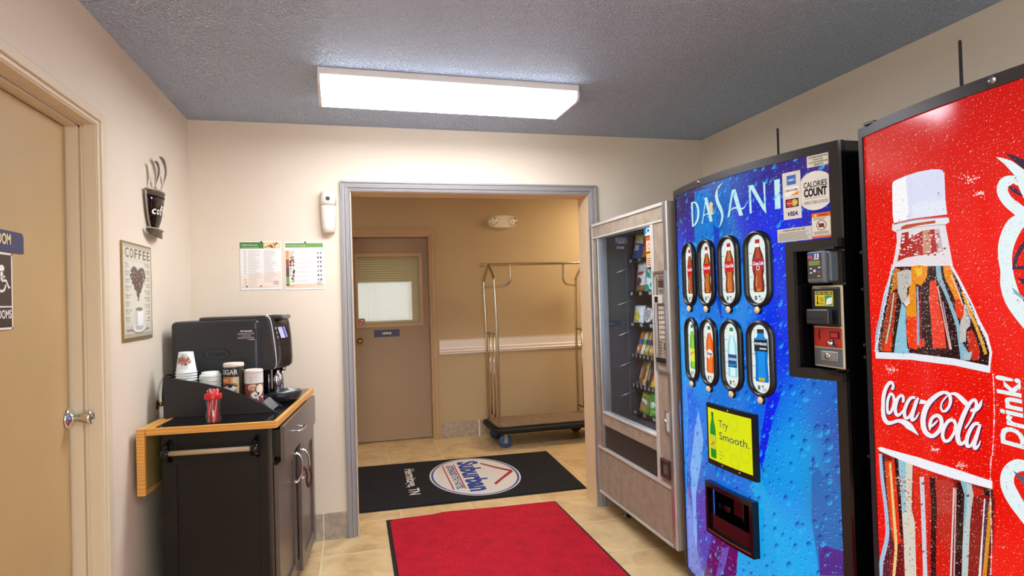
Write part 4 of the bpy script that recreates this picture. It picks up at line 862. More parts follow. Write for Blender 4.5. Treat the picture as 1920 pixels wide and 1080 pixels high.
# small promo sign
u0, v1 = DA.inv(1328, 755); u1, _ = DA.inv(1421, 830); v0 = .668; v1 = .921
b = B(); F.curved(b, u0, u1, v0, v1, .010, -.008); ps = obj('promo_frame', b, 'black', dm)
A = Art(DA.map(.010), strip=STRIP, inv=DA.inv, step=.0004); e_ = .018
A.rect(u0+.012, u1-e_, v0+.022, v1-e_, '#d9e210', 1); pw_, ph_ = u1-u0, v1-v0
for a, c in ((.62, .78), (.45, .42), (.82, .35), (.62, .2)): A.ring(u0+pw_*a, v0+ph_*c, .03, .03, .003, '#c3d212', 1.5, 20); A.ring(u0+pw_*a, v0+ph_*c, .02, .02, .002, '#c3d212', 1.5, 16)
A.poly(bottle_shape(u0+pw_*.155, v0+ph_*.12, ph_*.74, .042, 'fan'), '#1f8a2c', 2); A.rect(u0+pw_*.155-.019, u0+pw_*.155+.019, v0+ph_*.27, v0+ph_*.50, '#c8c838', 3); A.rect(u0+pw_*.155-.008, u0+pw_*.155+.008, v0+ph_*.80, v0+ph_*.87, '#1a6a2a', 3); A.text('mello', u0+pw_*.155, v0+ph_*.34, .012, '#c85a2c', 4, w=.032, align='c', ang=.5, bold=.03)
A.text('Try', u0+pw_*.30, v0+ph_*.66, .030, '#1c3050', 3); A.text('Smooth.', u0+pw_*.30, v0+ph_*.47, .030, '#1c3050', 3, w=pw_*.60)
for k, t in enumerate(('Citrus', 'flavored', 'soda')): A.text(t, u0+pw_*.30, v0+ph_*(.26-.055*k), .007, '#3a4a20', 3)
A.build('promo_card', 'backlit', ps)
for a, c in ((.5, .955), (.35, .045), (.7, .045)): lock_stud(ps, DA, u0+pw_*a, v0+ph_*c, .010, k=.5)
# delivery bin
b = B(); e_ = .020
F.curved(b, bu0-.012, bu1+.010, bv1-e_+.008, bv1+.008, .022, -.02); F.curved(b, bu0-.012, bu1+.010, bv0-.012, bv0+.008, .022, -.02); F.curved(b, bu0-.012, bu0+.006, bv0+.008, bv1-.012, .022, -.02); F.curved(b, bu1-.008, bu1+.010, bv0+.008, bv1-.012, .022, -.02)
bmesh.ops.remove_doubles(b, verts=b.verts[:], dist=.0001); db = obj('delivery_bin', b, 'blackgloss', dm)
b = B(); x_ = F.x(2.15)-1.9
box(b, x_+.115, x_+.12, 2.018-cy, 2.30-cy, bv0, bv1); box(b, x_, x_+.12, 2.018-cy, 2.022-cy, bv0, bv1); box(b, x_, x_+.12, 2.296-cy, 2.30-cy, bv0, bv1); box(b, x_, x_+.12, 2.02-cy, 2.30-cy, bv0, bv0+.004); box(b, x_, x_+.12, 2.02-cy, 2.30-cy, bv1-.004, bv1)
box(b, x_+.02, x_+.09, 2.20-cy, 2.29-cy, bv0+.09, bv0+.115, bev=.004); box(b, x_+.03, x_+.08, 2.12-cy, 2.19-cy, bv0+.075, bv0+.16, bev=.006); box(b, x_+.05, x_+.115, 2.05-cy, 2.11-cy, bv0+.01, bv0+.12, bev=.006); obj('bin_lining', b, 'blackgloss', db)
b = B(); F.curved(b, bu0+.004, bu1-.004, bv0+.006, bv0+.070, .010, .004); obj('bin_flap', b, mat('maroon_gloss_flap', '#2a1214', .15), db)
b = B(); F.curved(b, bu0+.004, bu1-.004, bv0+.000, bv0+.006, .024, .012); obj('bin_lip', b, 'steel', db)
# stickers on the glass
def sticker(name, pts, col, fn, lay=3, m='printgloss'):
    A_ = Art(DA.map(-.006), strip=STRIP, inv=DA.inv, step=.0003); A_.poly(pts, col, 8); fn(A_); return A_.build(name, m, dm)
R4 = lambda a, c, d, e2: [(a, d), (c, d), (c, e2), (a, e2)]
yu = lambda y: DA.yf-y
def f_cards(A_):
    a, c = yu(1.846), yu(1.776); m_ = (a+c)/2; w2 = (c-a)
    A_.rect(m_-w2*.25, m_+w2*.25, 1.752, 1.785, '#2a6cb4', 9); A_.text('AMEX', m_, 1.765, .007, '#cfe0f0', 10, w=w2*.4, align='c', bold=.03)
    A_.rect(m_-w2*.38, m_+w2*.38, 1.713, 1.745, '#f0ece4', 9); A_.text('DISCOVER', m_, 1.729, .0075, '#2a2a2a', 10, w=w2*.7, align='c', bold=.03); A_.poly([(m_-w2*.1, 1.714), (m_+w2*.38, 1.714), (m_+w2*.38, 1.727)], '#e08a2a', 10)
    A_.rect(m_-w2*.36, m_+w2*.36, 1.673, 1.703, '#2a2440', 9); A_.disc(m_-w2*.13, 1.688, .012, .012, '#c42a2a', 10, 20); A_.disc(m_+w2*.14, 1.688, .012, .012, '#d8b41c', 9.6, 20); A_.text('MasterCard', m_, 1.686, .004, '#f4ece4', 11, w=w2*.5, align='c')
    A_.text('VISA', m_, 1.644, .014, '#26326e', 10, w=w2*.62, align='c', bold=.04, slant=.25)
sticker('card_brand_sticker', R4(yu(1.846), yu(1.776), 1.632, 1.797), '#d9d5cc', f_cards)
def f_cal(A_):
    m_ = yu(1.7255); w2 = .09
    A_.text('CALORIES', m_, 1.730, .019, '#26221f', 10, w=w2*.90, align='c', bold=.02); A_.text('COUNT', m_, 1.700, .026, '#1c1816', 10, w=w2*.88, align='c', bold=.05); A_.rect(m_-w2*.40, m_+w2*.4, 1.6925, 1.6935, '#4a4440', 10); A_.text('CHECK THEN CHOOSE', m_, 1.673, .011, '#3a3632', 10, w=w2*.9, align='c')
cpt = [(yu(1.7255)+.050*cos(t), 1.717+.067*sin(t)) for t in [2*pi*k/40 for k in range(40)]]; cpt = [(max(yu(1.7755), min(yu(1.679), p[0])), p[1]) for p in [(yu(1.7255)+.066*cos(t), 1.717+.066*sin(t)) for t in [2*pi*k/40 for k in range(40)]]]
sticker('calories_sticker', cpt, '#dcdad0', f_cal)
def f_rep(A_):
    m_ = yu(1.7115)
    for k, t in enumerate(('FOR REPAIR SERVICE ONLY', 'PLEASE CALL', 'COCA-COLA CONSOLIDATED', '1-800-209-7653')): A_.text(t, m_, 1.8265-.0085*k, .0052, '#3a352e', 10, w=.064 if k in (0, 2) else .034, align='c', bold=.02)
sticker('service_sticker', R4(yu(1.751), yu(1.674), 1.797, 1.8365), '#d3cfbc', f_rep)
def f_warn(A_):
    a, c = yu(1.741), yu(1.676); m_ = (a+c)/2
    A_.rect(a, c, 1.626, 1.640, '#e2702a', 9); A_.rect(a, c, 1.556, 1.564, '#e2702a', 9); A_.text('WARNING', m_+.006, 1.6295, .007, '#3a1c10', 10, w=.032, align='c', bold=.02); A_.poly([(a+.008, 1.629), (a+.018, 1.629), (a+.013, 1.638)], '#f0d070', 10)
    A_.ring(m_, 1.598, .017, .017, .0022, '#a03020', 10, 24); A_.rect(m_-.009, m_+.009, 1.591, 1.604, '#4a403a', 10); A_.stroke([(m_-.011, 1.608, .003), (m_+.011, 1.588, .003)], '#a03020', 11, conv=False, sm=False); A_.lines(a+.006, c-.006, 1.567, 1.579, 3, '#5a544c', 10); A_.lines(a+.006, c-.006, 1.616, 1.624, 2, '#5a544c', 10)
sticker('warning_sticker', R4(yu(1.741), yu(1.676), 1.556, 1.640), '#dcd9cc', f_warn)
def f_att(A_):
    A_.text('ATTENTION DEBIT CARD USERS', yu(1.808), 1.591, .0052, '#33302c', 10, w=.085, align='c', bold=.02); A_.lines(yu(1.870), yu(1.746), 1.558, 1.587, 6, '#77736a', 10, .35, .15)
sticker('notice_sticker', R4(yu(1.874), yu(1.742), 1.5545, 1.601), '#cfccc0', f_att)
antenna(dm, 1.70, 2.136, .187, DA.cy)
for u_, v_ in ((.30, Z1-.012),): lock_stud(dm, DA, u_, v_, .0)
for zz in (1.5, 1.38, 1.20, 1.16, .84, .32): b = B(); lathe(b, [(.001, -.003), (.005, -.002), (.006, .001)], (1.60-1.9, DA.yn-.0125-DA.cy, zz), axis=1, seg=12); obj('rivet', b, 'steel', dm)

# ---- cola machine
cm = thing('drink_vending_machine', 'red cola vending machine with giant bottle picture, nearest the camera', 'vending machine', (1.9, CO.cy, 0))
machine_shell(cm, CO)
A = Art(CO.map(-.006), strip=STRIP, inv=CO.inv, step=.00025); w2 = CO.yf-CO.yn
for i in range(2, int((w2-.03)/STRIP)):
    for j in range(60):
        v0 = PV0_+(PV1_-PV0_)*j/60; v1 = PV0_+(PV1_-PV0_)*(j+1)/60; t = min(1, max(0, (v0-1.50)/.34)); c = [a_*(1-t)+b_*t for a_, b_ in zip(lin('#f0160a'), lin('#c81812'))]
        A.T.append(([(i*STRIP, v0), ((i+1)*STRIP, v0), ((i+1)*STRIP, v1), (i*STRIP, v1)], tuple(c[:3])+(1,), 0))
def P(pts, col, lay, o=(0, 0), k=1): A.px(pts, col, lay, o, k)
def S(pts, col, lay, o=(0, 0), k=1, sm=True): A.stroke(pts, col, lay, o, k, sm=sm)
# cap
o1, k1 = (1640, 300), 5.4
P([(163,262),(170,225),(200,203),(300,160),(430,118),(560,95),(640,93),(675,108),(690,140),(700,400),(718,550),(600,565),(400,590),(250,620),(180,640),(168,560)], '#dfe4fa', 4, o1, k1)
P([(163,262),(170,225),(200,203),(300,165),(310,300),(330,500),(330,600),(180,640),(168,560)], '#fbfcff', 5, o1, k1)
P([(365,450),(700,400),(716,550),(560,570),(370,590)], '#e6ecfb', 5, o1, k1)
for k in range(16): S([(330+k*22, 190-k*6, 3), (338+k*22, 420-k*4, 3)], '#cfd6f2', 5.5, o1, k1, False)
P([(165,640),(180,655),(400,610),(600,585),(735,585),(738,630),(690,660),(400,700),(200,730),(160,710)], '#e6e9ee', 4, o1, k1)
P([(250,680),(300,655),(600,610),(600,640),(450,660),(330,690),(255,705)], '#c0502c', 5, o1, k1); S([(210,640,10),(400,606,10),(720,578,10)], '#8e98a8', 5.4, o1, k1); S([(200,715,7),(420,680,7),(700,650,7)], '#9aa2b0', 5.4, o1, k1)
# neck
P([(205,730),(700,660),(720,760),(745,900),(778,1080),(165,1080),(190,950),(210,830)], '#e9e2e6', 4, o1, k1)
P([(260,740),(330,725),(330,800),(470,715),(590,700),(600,800),(620,940),(470,960),(300,990),(215,1030),(240,900)], '#b82a26', 5, o1, k1)
P([(470,715),(545,705),(560,940),(475,950)], '#cc9478', 5.5, o1, k1); P([(590,700),(640,695),(680,930),(620,940)], '#cdb6bb', 5.5, o1, k1)
for k in range(90): x = 230+random.random()*470; y = 740+random.random()*230; r = 4+random.random()*9; S([(x-r, y, r*1.3), (x+r, y-1, r*1.3)], random.choice(['#f4eef2', '#f9f4f6', '#e7ccd2', '#8c2a2c']), 6+k*.005, o1, k1, False)
# shoulders
o2, k2 = (1625, 480), 4.908
P([(228,80),(765,72),(835,195),(905,330),(965,450),(1030,600),(1100,730),(1140,890),(1122,1020),(800,955),(400,905),(72,895),(70,720),(105,550),(145,350),(185,220)], '#f2eef2', 4, o2, k2)
P([(248,100),(745,90),(815,205),(885,335),(945,455),(1005,605),(1075,740),(1115,890),(1105,1010),(800,945),(400,895),(95,885),(92,730),(125,560),(165,355),(205,225)], '#2c1616', 5, o2, k2)
S([(222,120,22),(170,350,26),(120,560,30),(85,740,34),(80,880,20)], '#9dbcd6', 6, o2, k2)
P([(250,110),(295,125),(265,300),(215,330),(225,200)], '#cc7a1c', 6, o2, k2); P([(205,320),(268,335),(245,600),(215,870),(110,870),(160,560)], '#b03418', 6, o2, k2); S([(240,340,12),(205,600,14),(165,810,14)], '#b8cfb8', 7, o2, k2); P([(150,800),(215,700),(215,880),(150,880)], '#f03c14', 6.5, o2, k2)
P([(270,150),(330,130),(395,130),(405,250),(360,300),(360,430),(310,430),(275,330)], '#c4c0ba', 7, o2, k2); P([(325,420),(380,360),(385,430),(350,470)], '#e6e0dc', 7, o2, k2)
P([(310,430),(350,480),(348,600),(360,830),(385,900),(240,895),(250,800),(275,640)], '#8cc6dc', 6.4, o2, k2)
P([(400,95),(470,85),(548,95),(545,190),(490,275),(440,255),(445,480),(450,640),(360,640),(350,500),(375,340)], '#f0900f', 6.6, o2, k2); P([(360,560),(450,560),(455,700),(475,830),(440,865),(375,840),(352,700)], '#f4380a', 6.7, o2, k2); P([(430,110),(500,100),(500,170),(450,200)], '#f4c020', 6.9, o2, k2)
S([(455,280,14),(462,520,22),(462,820,26)], '#9aa8c4', 7, o2, k2); S([(485,330,8),(488,560,10),(490,800,14)], '#b01c2c', 7, o2, k2); P([(470,760),(520,770),(520,830),(470,850)], '#e84014', 6.8, o2, k2)
P([(570,230),(625,225),(650,420),(700,650),(722,850),(595,850),(585,650),(560,400)], '#ee4028', 6.6, o2, k2)
S([(645,90,44),(660,210,46),(700,300,36),(740,400,30),(790,530,34),(830,660,36),(850,800,40),(885,900,80),(890,955,80)], '#8fb8cc', 6.8, o2, k2); S([(640,280,16),(680,480,14),(720,680,14),(758,860,16)], '#eaa89a', 7.4, o2, k2); S([(688,420,6),(735,680,7),(768,860,9)], '#d8d0e8', 7.5, o2, k2)
P([(690,90),(752,88),(790,190),(830,320),(850,400),(800,400),(745,280),(705,200)], '#f28c16', 6.7, o2, k2); S([(760,170,10),(830,330,12),(870,450,12)], '#f4cfc0', 7.5, o2, k2)
P([(800,400),(850,395),(875,470),(885,540),(850,580),(815,560),(800,480)], '#f03e10', 7, o2, k2)
P([(880,440),(920,450),(945,560),(940,640),(905,680),(900,790),(850,800),(845,720),(850,600),(880,540)], '#c8c2be', 7.1, o2, k2)
P([(910,690),(960,680),(1000,780),(1030,880),(1020,960),(960,960),(930,900)], '#cc2c14', 7.1, o2, k2); P([(880,900),(960,880),(940,960),(880,960)], '#a8c4cc', 7.3, o2, k2)
S([(865,330,18),(920,460,26),(975,600,28),(1030,740,30),(1085,905,26)], '#f0a41e', 7.4, o2, k2); S([(890,340,5),(960,480,5),(1040,690,5),(1105,880,5)], '#251418', 7.8, o2, k2); S([(850,350,5),(930,560,5),(1005,760,5),(1060,915,5)], '#251418', 7.8, o2, k2)
for k in range(1100):
    v = random.random(); y = 110+v*780; xl = 230-150*v; xr = 770+350*v**1.05; x = xl+random.random()*(xr-xl)
    if random.random() < .35: x = random.choice([xl+random.random()*40, xr-random.random()*30, 330+random.random()*60 if y < 450 else 890+random.random()*50])
    r = 2+random.random()*5; S([(x-r*.6, y, r), (x+r*.6, y+1, r)], random.choice(['#efe6e0', '#d9cdb8', '#1e1012', '#6a2018', '#f4d8b0', '#e8f0f4']), 9+k*.002, o2, k2, False)
for k in range(120):
    v = k/120; xl = 228-158*v; xr = 765+375*v; y = 80+v*810
    for x in (xl+random.uniform(-7, 5), xr+random.uniform(-5, 8)): r = 5+random.random()*8; S([(x-r*.6, y, r), (x+r*.6, y, r)], random.choice(['#ffffff', '#f0e4ec', '#cfd8ec', '#e8c8cc']), 8.5+k*.002, o2, k2, False)
# label
P([(1640,672),(1700,676),(1780,684),(1856,697),(1858,905),(1800,888),(1700,858),(1640,838)], '#ee1408', 10)
P([(72,893),(400,903),(800,953),(1130,1018),(1124,1078),(800,1008),(400,955),(75,943)], '#e9f1fb', 11, o2, k2)
o3, k3 = (1630, 840), 4.5
P([(60,0),(90,-8),(400,78),(700,172),(1028,280),(1028,348),(700,260),(350,140),(85,30)], '#f2f6fc', 11, o3, k3)
# lower bottle
P([(75,25),(350,138),(700,258),(1030,346),(1050,430),(1040,700),(1015,1000),(1010,1085),(70,1085),(78,930),(130,800),(140,720),(115,500),(85,280)], '#8c1a12', 5, o3, k3)
S([(82,50,26),(100,280,28),(130,520,30),(142,720,34),(115,870,38),(92,960,34),(85,1085,34)], '#a9c6e2', 6, o3, k3); S([(104,70,30),(140,380,34),(168,620,36),(165,800,44),(140,940,50),(130,1085,50)], '#4c2430', 5.6, o3, k3)
S([(150,110,62),(172,400,62),(205,700,62),(225,810,50)], '#e64a10', 6.2, o3, k3); S([(165,130,18),(186,420,20),(206,680,24),(215,820,24),(208,950,24),(196,1085,24)], '#eed28c', 7, o3, k3); S([(202,90,36),(224,500,36),(242,800,34)], '#ea300c', 6.4, o3, k3); S([(212,80,26),(240,400,28),(264,760,26)], '#281012', 6.6, o3, k3)
S([(255,820,60),(240,960,60),(240,1085,70)], '#6a1414', 6.3, o3, k3)
P([(232,78),(355,130),(350,300),(345,500),(375,640),(378,800),(386,1085),(290,1085),(278,760),(262,500),(244,250)], '#d9d6c6', 6.8, o3, k3); P([(232,78),(300,100),(290,300),(300,520),(270,560),(246,300)], '#93c8da', 7, o3, k3)
P([(355,135),(690,250),(700,420),(685,700),(670,1085),(386,1085),(378,800),(365,560),(350,500)], '#c41f16', 6.5, o3, k3); P([(360,140),(560,210),(500,240),(470,1085),(392,1085),(370,560)], '#e02412', 6.7, o3, k3)
S([(432,245,36),(446,600,36),(462,1085,36)], '#cfd6e4', 7.4, o3, k3); S([(518,250,44),(535,500,46),(530,800,44),(530,1085,44)], '#2a1014', 7.2, o3, k3)
P([(556,270),(640,268),(695,300),(690,560),(560,560)], '#c43a30', 6.9, o3, k3); P([(560,780),(640,760),(668,1085),(560,1085)], '#d81e0e', 6.9, o3, k3)
S([(704,335,16),(690,700,14),(676,1085,16)], '#e9d0cc', 7.6, o3, k3); S([(720,350,9),(712,700,9),(704,1085,10)], '#d8c4d0', 7.6, o3, k3)
P([(728,290),(765,290),(795,360),(785,700),(770,1085),(712,1085),(722,700)], '#2a1214', 7, o3, k3)
P([(758,280),(850,308),(868,395),(850,520),(838,650),(820,1085),(768,1085),(776,800),(790,560),(792,380)], '#bccccc', 7.2, o3, k3); P([(758,280),(810,295),(815,450),(800,640),(780,700),(792,400)], '#8cbccc', 7.3, o3, k3)
P([(868,330),(965,370),(955,600),(930,900),(925,1085),(825,1085),(842,700),(860,500)], '#8e1c18', 6.8, o3, k3); P([(868,330),(950,360),(940,400),(860,420)], '#d02418', 7, o3, k3)
S([(962,430,12),(945,700,12),(920,1085,22)], '#f0ecf0', 7.6, o3, k3); S([(985,440,24),(965,700,26),(940,1000,24)], '#4c3444', 7.4, o3, k3); S([(1010,460,26),(990,750,32),(960,1085,34)], '#dd9020', 7.6, o3, k3); S([(1028,440,8),(1012,760,8),(985,1085,8)], '#2a1818', 7.8, o3, k3)
P([(950,345),(1020,360),(1030,410),(960,400)], '#2c1818', 7.5, o3, k3)
for k in range(800):
    y = 130+random.random()*940; x = 100+random.random()*900; r = 2.5+random.random()*5
    if y < 40+x*.32: continue
    S([(x-r*.6, y, r), (x+r*.6, y+1, r)], random.choice(['#6a1c10', '#2a1010', '#e0a888', '#d86a40', '#f0dcd0', '#b03a20']), 9+k*.002, o3, k3, False)
for k in range(26):
    y = 240+random.random()*800; x = 400+random.random()*500; r = 10+random.random()*10; A.T.append; S([(x-2, y-r*.5, r), (x, y, r*1.5), (x+2, y+r*.5, r)], '#5a160e', 9.7, o3, k3); S([(x-3, y-r*.4, r*.6), (x-1, y+r*.2, r*.8)], '#e0703a', 9.8, o3, k3, False)
for x0, y0, sp in ((330, 430, 60), (290, 330, 40), (250, 270, 25)):
    for k in range(34): x = x0+random.gauss(0, sp*.6); y = y0+random.gauss(0, sp); r = 4+random.random()*7; S([(x-r*.6, y, r), (x+r*.6, y, r)], random.choice(['#f0e4dc', '#c86a30', '#8a3a1c', '#e8c8b0']), 10+k*.002, o3, k3, False)
for k in range(110): v = k/110; x = 1035+10*sin(v*9)-(25*v if v > .4 else 0); y = -620+v*1700; r = 5+random.random()*8; S([(x-r*.5, y, r), (x+r*.5, y, r)], random.choice(['#ffffff', '#f4dcdc', '#f0e8ec']), 11.6+k*.002, o3, k3, False)
# script lettering on the label
o5, k5 = (1640, 700), 6.75
def script(col, lay, ox=0, oy=0, g_=0):
    o = (o5[0]+ox, o5[1]+oy)
    def s(pts): A.stroke([(p[0], p[1], p[2]+g_) for p in pts], col, lay, o, k5)
    def p(pts): A.px(pts, col, lay, o, k5)
    s([(212,210,34),(226,160,34),(205,118,40),(168,130,44),(128,200,48),(104,290,50),(97,390,46),(98,490,50),(115,575,54),(158,628,52),(220,622,44),(290,602,44),(365,622,70),(430,672,84),(490,728,46),(548,788,5)])
    s([(195,250,28),(228,290,34),(236,350,34),(222,430,34),(190,495,38),(160,500,34),(150,440,34),(155,350,36),(178,280,34),(198,248,28)])
    s([(236,345,16),(270,320,20)]); s([(352,370,34),(352,300,34),(322,282,36),(284,320,42),(258,400,44),(252,480,44),(282,532,40),(325,505,30),(372,440,18)])
    s([(505,310,34),(450,312,40),(398,385,44),(368,480,44),(378,555,44),(420,560,36),(470,470,30),(515,340,32)]); s([(540,310,34),(505,400,44),(470,520,46),(465,590,42),(510,570,26),(555,495,12)])
    p([(570,328),(655,352),(638,395),(552,385)])
    s([(690,720,16),(690,650,40),(712,575,44),(768,535,46),(822,560,50),(838,640,50),(800,735,52),(720,795,54),(640,752,62),(604,650,66),(612,520,68),(660,400,68),(740,310,62),(830,252,50),(905,250,44),(948,310,44),(940,400,40),(895,470,36),(850,478,30),(828,430,24),(846,360,22),(905,290,22)])
    s([(690,690,20),(735,650,30),(790,600,16)])
    s([(930,262,20),(1010,262,44),(1075,310,60),(1130,365,64),(1170,405,60)])
    s([(985,590,44),(1015,650,40),(1000,740,38),(940,840,40),(880,858,42),(850,790,46),(868,690,48),(925,605,46),(985,588,44)]); s([(985,690,22),(1060,695,20)])
    s([(1135,700,22),(1205,590,28),(1262,460,36),(1276,370,40),(1240,338,42),(1180,400,52),(1115,530,60),(1065,670,62),(1040,790,62),(1062,880,58),(1110,885,40),(1165,810,22)])
    s([(1200,472,30),(1262,462,62),(1320,405,50),(1352,330,5)])
    s([(1310,640,40),(1250,645,46),(1190,735,50),(1155,840,52),(1165,920,46),(1215,905,36),(1270,790,34),(1325,670,34)]); s([(1325,645,34),(1285,780,50),(1250,900,52),(1265,952,44),(1310,905,26),(1328,852,8)])
script('#5c1440', 13, 1.9, 2.0, 4); script('#f6f4fa', 14)
# side lettering (script letters and "Drink!" running upwards)
o6, k6 = (1840, 260), 2.7
W1_, Dk = '#e6f6f8', '#3a2c44'
P([(110,72),(160,85),(216,110),(236,170),(200,150),(150,108)], Dk, 3, o6, k6); P([(65,92),(100,98),(145,112),(185,140),(236,180),(236,320),(205,300),(178,240),(155,180),(110,130)], W1_, 4, o6, k6)
S([(178,232,18),(155,208,40),(112,222,56),(98,262,56),(122,312,56),(168,352,60),(240,410,62)], W1_, 5, o6, k6); P([(125,240),(160,245),(205,290),(185,288),(150,270)], Dk, 6, o6, k6)
S([(215,400,60),(160,440,84),(122,520,82),(112,600,70),(120,670,64),(128,740,80),(155,820,84),(205,900,76),(245,960,60)], W1_, 4.5, o6, k6); P([(236,480),(216,505),(180,555),(158,600),(148,662),(236,662)], Dk, 5.5, o6, k6); P([(236,520),(210,550),(180,600),(168,645),(236,645)], '#ee1c10', 6, o6, k6)
P([(175,705),(236,715),(236,745),(200,735)], Dk, 6, o6, k6); P([(145,750),(175,775),(215,810),(236,830),(205,815),(160,785)], '#7fb0c4', 6, o6, k6)
o7, k7 = (1840, 660), 2.57
(ux0, vx0), (ux1, vx1) = CO.inv(1840+203/k7, 660+478/k7), CO.inv(1840+203/k7, 660+185/k7)
(uc, _) = CO.inv(1840+88/k7, 660+400/k7)
A.text('Drink!', ux0, vx0, ux0-uc, W1_, 5, w=(vx1-vx0)*1.18, ang=pi/2+.04, bold=.03, slant=.1)
S([(240,560,30),(170,548,62),(125,580,66),(118,640,66),(150,710,68),(200,785,60),(250,850,60)], W1_, 5, o7, k7); P([(140,525),(190,535),(236,560),(236,600),(190,565),(150,545)], Dk, 4.6, o7, k7); P([(145,572),(165,600),(205,650),(236,680),(236,640),(190,600)], '#4a6078', 6, o7, k7)
for x0, y0, sp in ((1820, 335, 10), (1835, 362, 6), (1670, 692, 7), (1752, 843, 4), (1798, 872, 7)):
    for k in range(40): x = x0+random.gauss(0, sp); y = y0+random.gauss(0, sp*.5); r = .8+random.random()*1.6; S([(x-r*.6, y, r), (x+r*.6, y, r)], random.choice(['#f8e8e8', '#f0b8b4', '#ffffff', '#e88a80']), 12+k*.002, sm=False)
A.build('lit_front_panel', 'bottleart', cm)
b = B(); CO.curved(b, .02, w2-.03, PV0_, PV1_, -.0075, -.012); obj('panel_backing', b, 'black', cm)
antenna(cm, 1.70, 1.356, .225, CO.cy)
u_, v_ = CO.inv(1860, 151); lock_stud(cm, CO, u_, v_, .0); u_, v_ = CO.inv(1631, 238)
b = B(); y = CO.yf-u_; box(b, CO.x(y)-1.9-.004, CO.x(y)-1.9+.03, y-CO.cy-.02, y-CO.cy+.02, Z1-.002, Z1+.006, bev=.002); obj('top_clip', b, 'black', cm)

# ================================================================== SNACK MACHINE
SX, SY0, SY1, SZ0, SZ1 = 1.492, 2.690, 3.692, .132, 1.838
sm = thing('snack_vending_machine', 'taupe and silver glass-front snack vending machine beside the opening', 'vending machine', (SX, 3.19, 0))
def lx(x): return x-SX
def ly(y): return y-3.19
def sbox(name, m, parent, x0, x1, y0, y1, z0, z1, bev=0.0): return bx(name, m, parent, lx(x0), lx(x1), ly(y0), ly(y1), z0, z1, bev=bev)
GY0, GY1, GZ0, GZ1 = 2.868, 3.566, .655, 1.742      # glazed window
b = B()
XB = 2.28
for d in ((SX+.06, XB, SY0+.006, SY0+.03, SZ0, SZ1-.004), (SX+.06, XB, SY1-.03, SY1-.006, SZ0, SZ1-.004), (SX+.06, XB, SY0+.03, SY1-.03, SZ1-.03, SZ1-.004), (XB-.03, XB, SY0+.03, SY1-.03, SZ0, SZ1-.03), (SX+.06, XB-.03, SY0+.03, SY1-.03, SZ0, SZ0+.03)):
    box(b, lx(d[0]), lx(d[1]), ly(d[2]), ly(d[3]), d[4], d[5])
obj('cabinet_body', b, 'steel', sm)
# door skin: laminate fields
b = B()
for d in ((2.732, 3.66, 1.752, 1.828), (2.735, GY0-.030, .43, 1.742), (GY0, GY1, .592, .645), (2.735, 3.66, .150, .415)): box(b, lx(SX+.004), lx(SX+.03), ly(d[0]), ly(d[1]), d[2], d[3])
box(b, lx(SX+.004), lx(SX+.03), ly(GY1+.03), ly(3.66), .43, 1.742)
obj('door_panel', b, 'speck', sm)
# aluminium edging
b = B()
box(b, 0, lx(SX+.06), ly(SY0), ly(SY0+.016), SZ0, SZ1, bev=.002); obj('door_side_rail', b, 'silverpaint', sm)
prb = B(); prism(prb, [(lx(SX), ly(SY0+.0155)), (lx(SX), ly(SY0+.045)), (lx(SX+.03), ly(SY0+.045)), (lx(SX+.06), ly(SY0+.0155))], 'xy', SZ0+.001, SZ1); obj('door_side_rail', prb, 'silver', sm)
sbox('door_side_rail', 'silver', sm, SX-.002, SX+.06, SY1-.034, SY1, SZ0+.02, SZ1-.02, .004)
for z0, z1 in ((SZ1-.018, SZ1), (1.742, 1.752), (.415, .430), (SZ0, SZ0+.014)): sbox('trim_rail', 'silverpaint', sm, SX-.003, SX+.05, SY0+.045, SY1-.034, z0, z1, .002)
sbox('window_rail', 'silverpaint', sm, SX-.004, SX+.045, GY0-.030, GY0, .431, 1.741, .004); sbox('window_rail', 'silver', sm, SX-.003, SX+.06, GY1, GY1+.034, .431, 1.741, .004)
sbox('window_rail', 'silverpaint', sm, SX-.002, SX+.045, GY0, GY1, .645, .657, .002)
sbox('window_glass', 'vendglass', sm, SX+.012, SX+.016, GY0-.002, GY1+.002, .657, GZ1)
# delivery slot
b = B(); box(b, lx(SX+.014), lx(SX+.018), ly(GY0), ly(GY1), .432, .592); obj('delivery_flap', b, mat('dark_brown_flap', '#2a211d', .4), sm)
b = B(); box(b, lx(SX+.002), lx(SX+.014), ly(GY0), ly(GY1), .575, .592); obj('slot_lip', b, 'speck', sm)
# interior
b = B(); box(b, lx(SX+.03), lx(XB-.04), ly(GY1+.034), ly(GY1+.04), .60, 1.78); box(b, lx(XB-.3), lx(XB-.29), ly(2.86), ly(GY1+.04), .60, 1.78); box(b, lx(SX+.03), lx(XB-.29), ly(2.85), ly(2.856), .60, 1.78); box(b, lx(SX+.03), lx(XB-.29), ly(2.85), ly(GY1+.04), 1.765, 1.78); box(b, lx(SX+.03), lx(XB-.29), ly(2.85), ly(GY1+.04), .598, .61)
obj('interior_lining', b, 'inner', sm)
b = B(); tube(b, [(lx(SX+.07), ly(2.88), .70), (lx(SX+.07), ly(2.88), 1.72)], .010, 10); obj('interior_lamp', b, 'tube', sm)
b = B(); box(b, lx(SX+.20), lx(SX+.204), ly(GY1+.028), ly(GY1+.034), .62, 1.76); obj('lining_seam', b, 'grey', sm)
A = Art(lambda u, v, o: (lx(u), ly(GY1+.033)-o, v)); A.rect(1.628, 1.706, 1.709, 1.747, '#aab2b8', 1); A.lines(1.635, 1.70, 1.722, 1.744, 4, '#5a6068', 2); A.rect(1.632, 1.642, 1.712, 1.720, '#2a2e34', 2); A.rect(1.634, 1.685, 1.675, 1.692, '#aab2b8', 1); A.lines(1.638, 1.68, 1.677, 1.690, 2, '#5a6068', 2); A.build('rating_label', 'printgloss', sm)
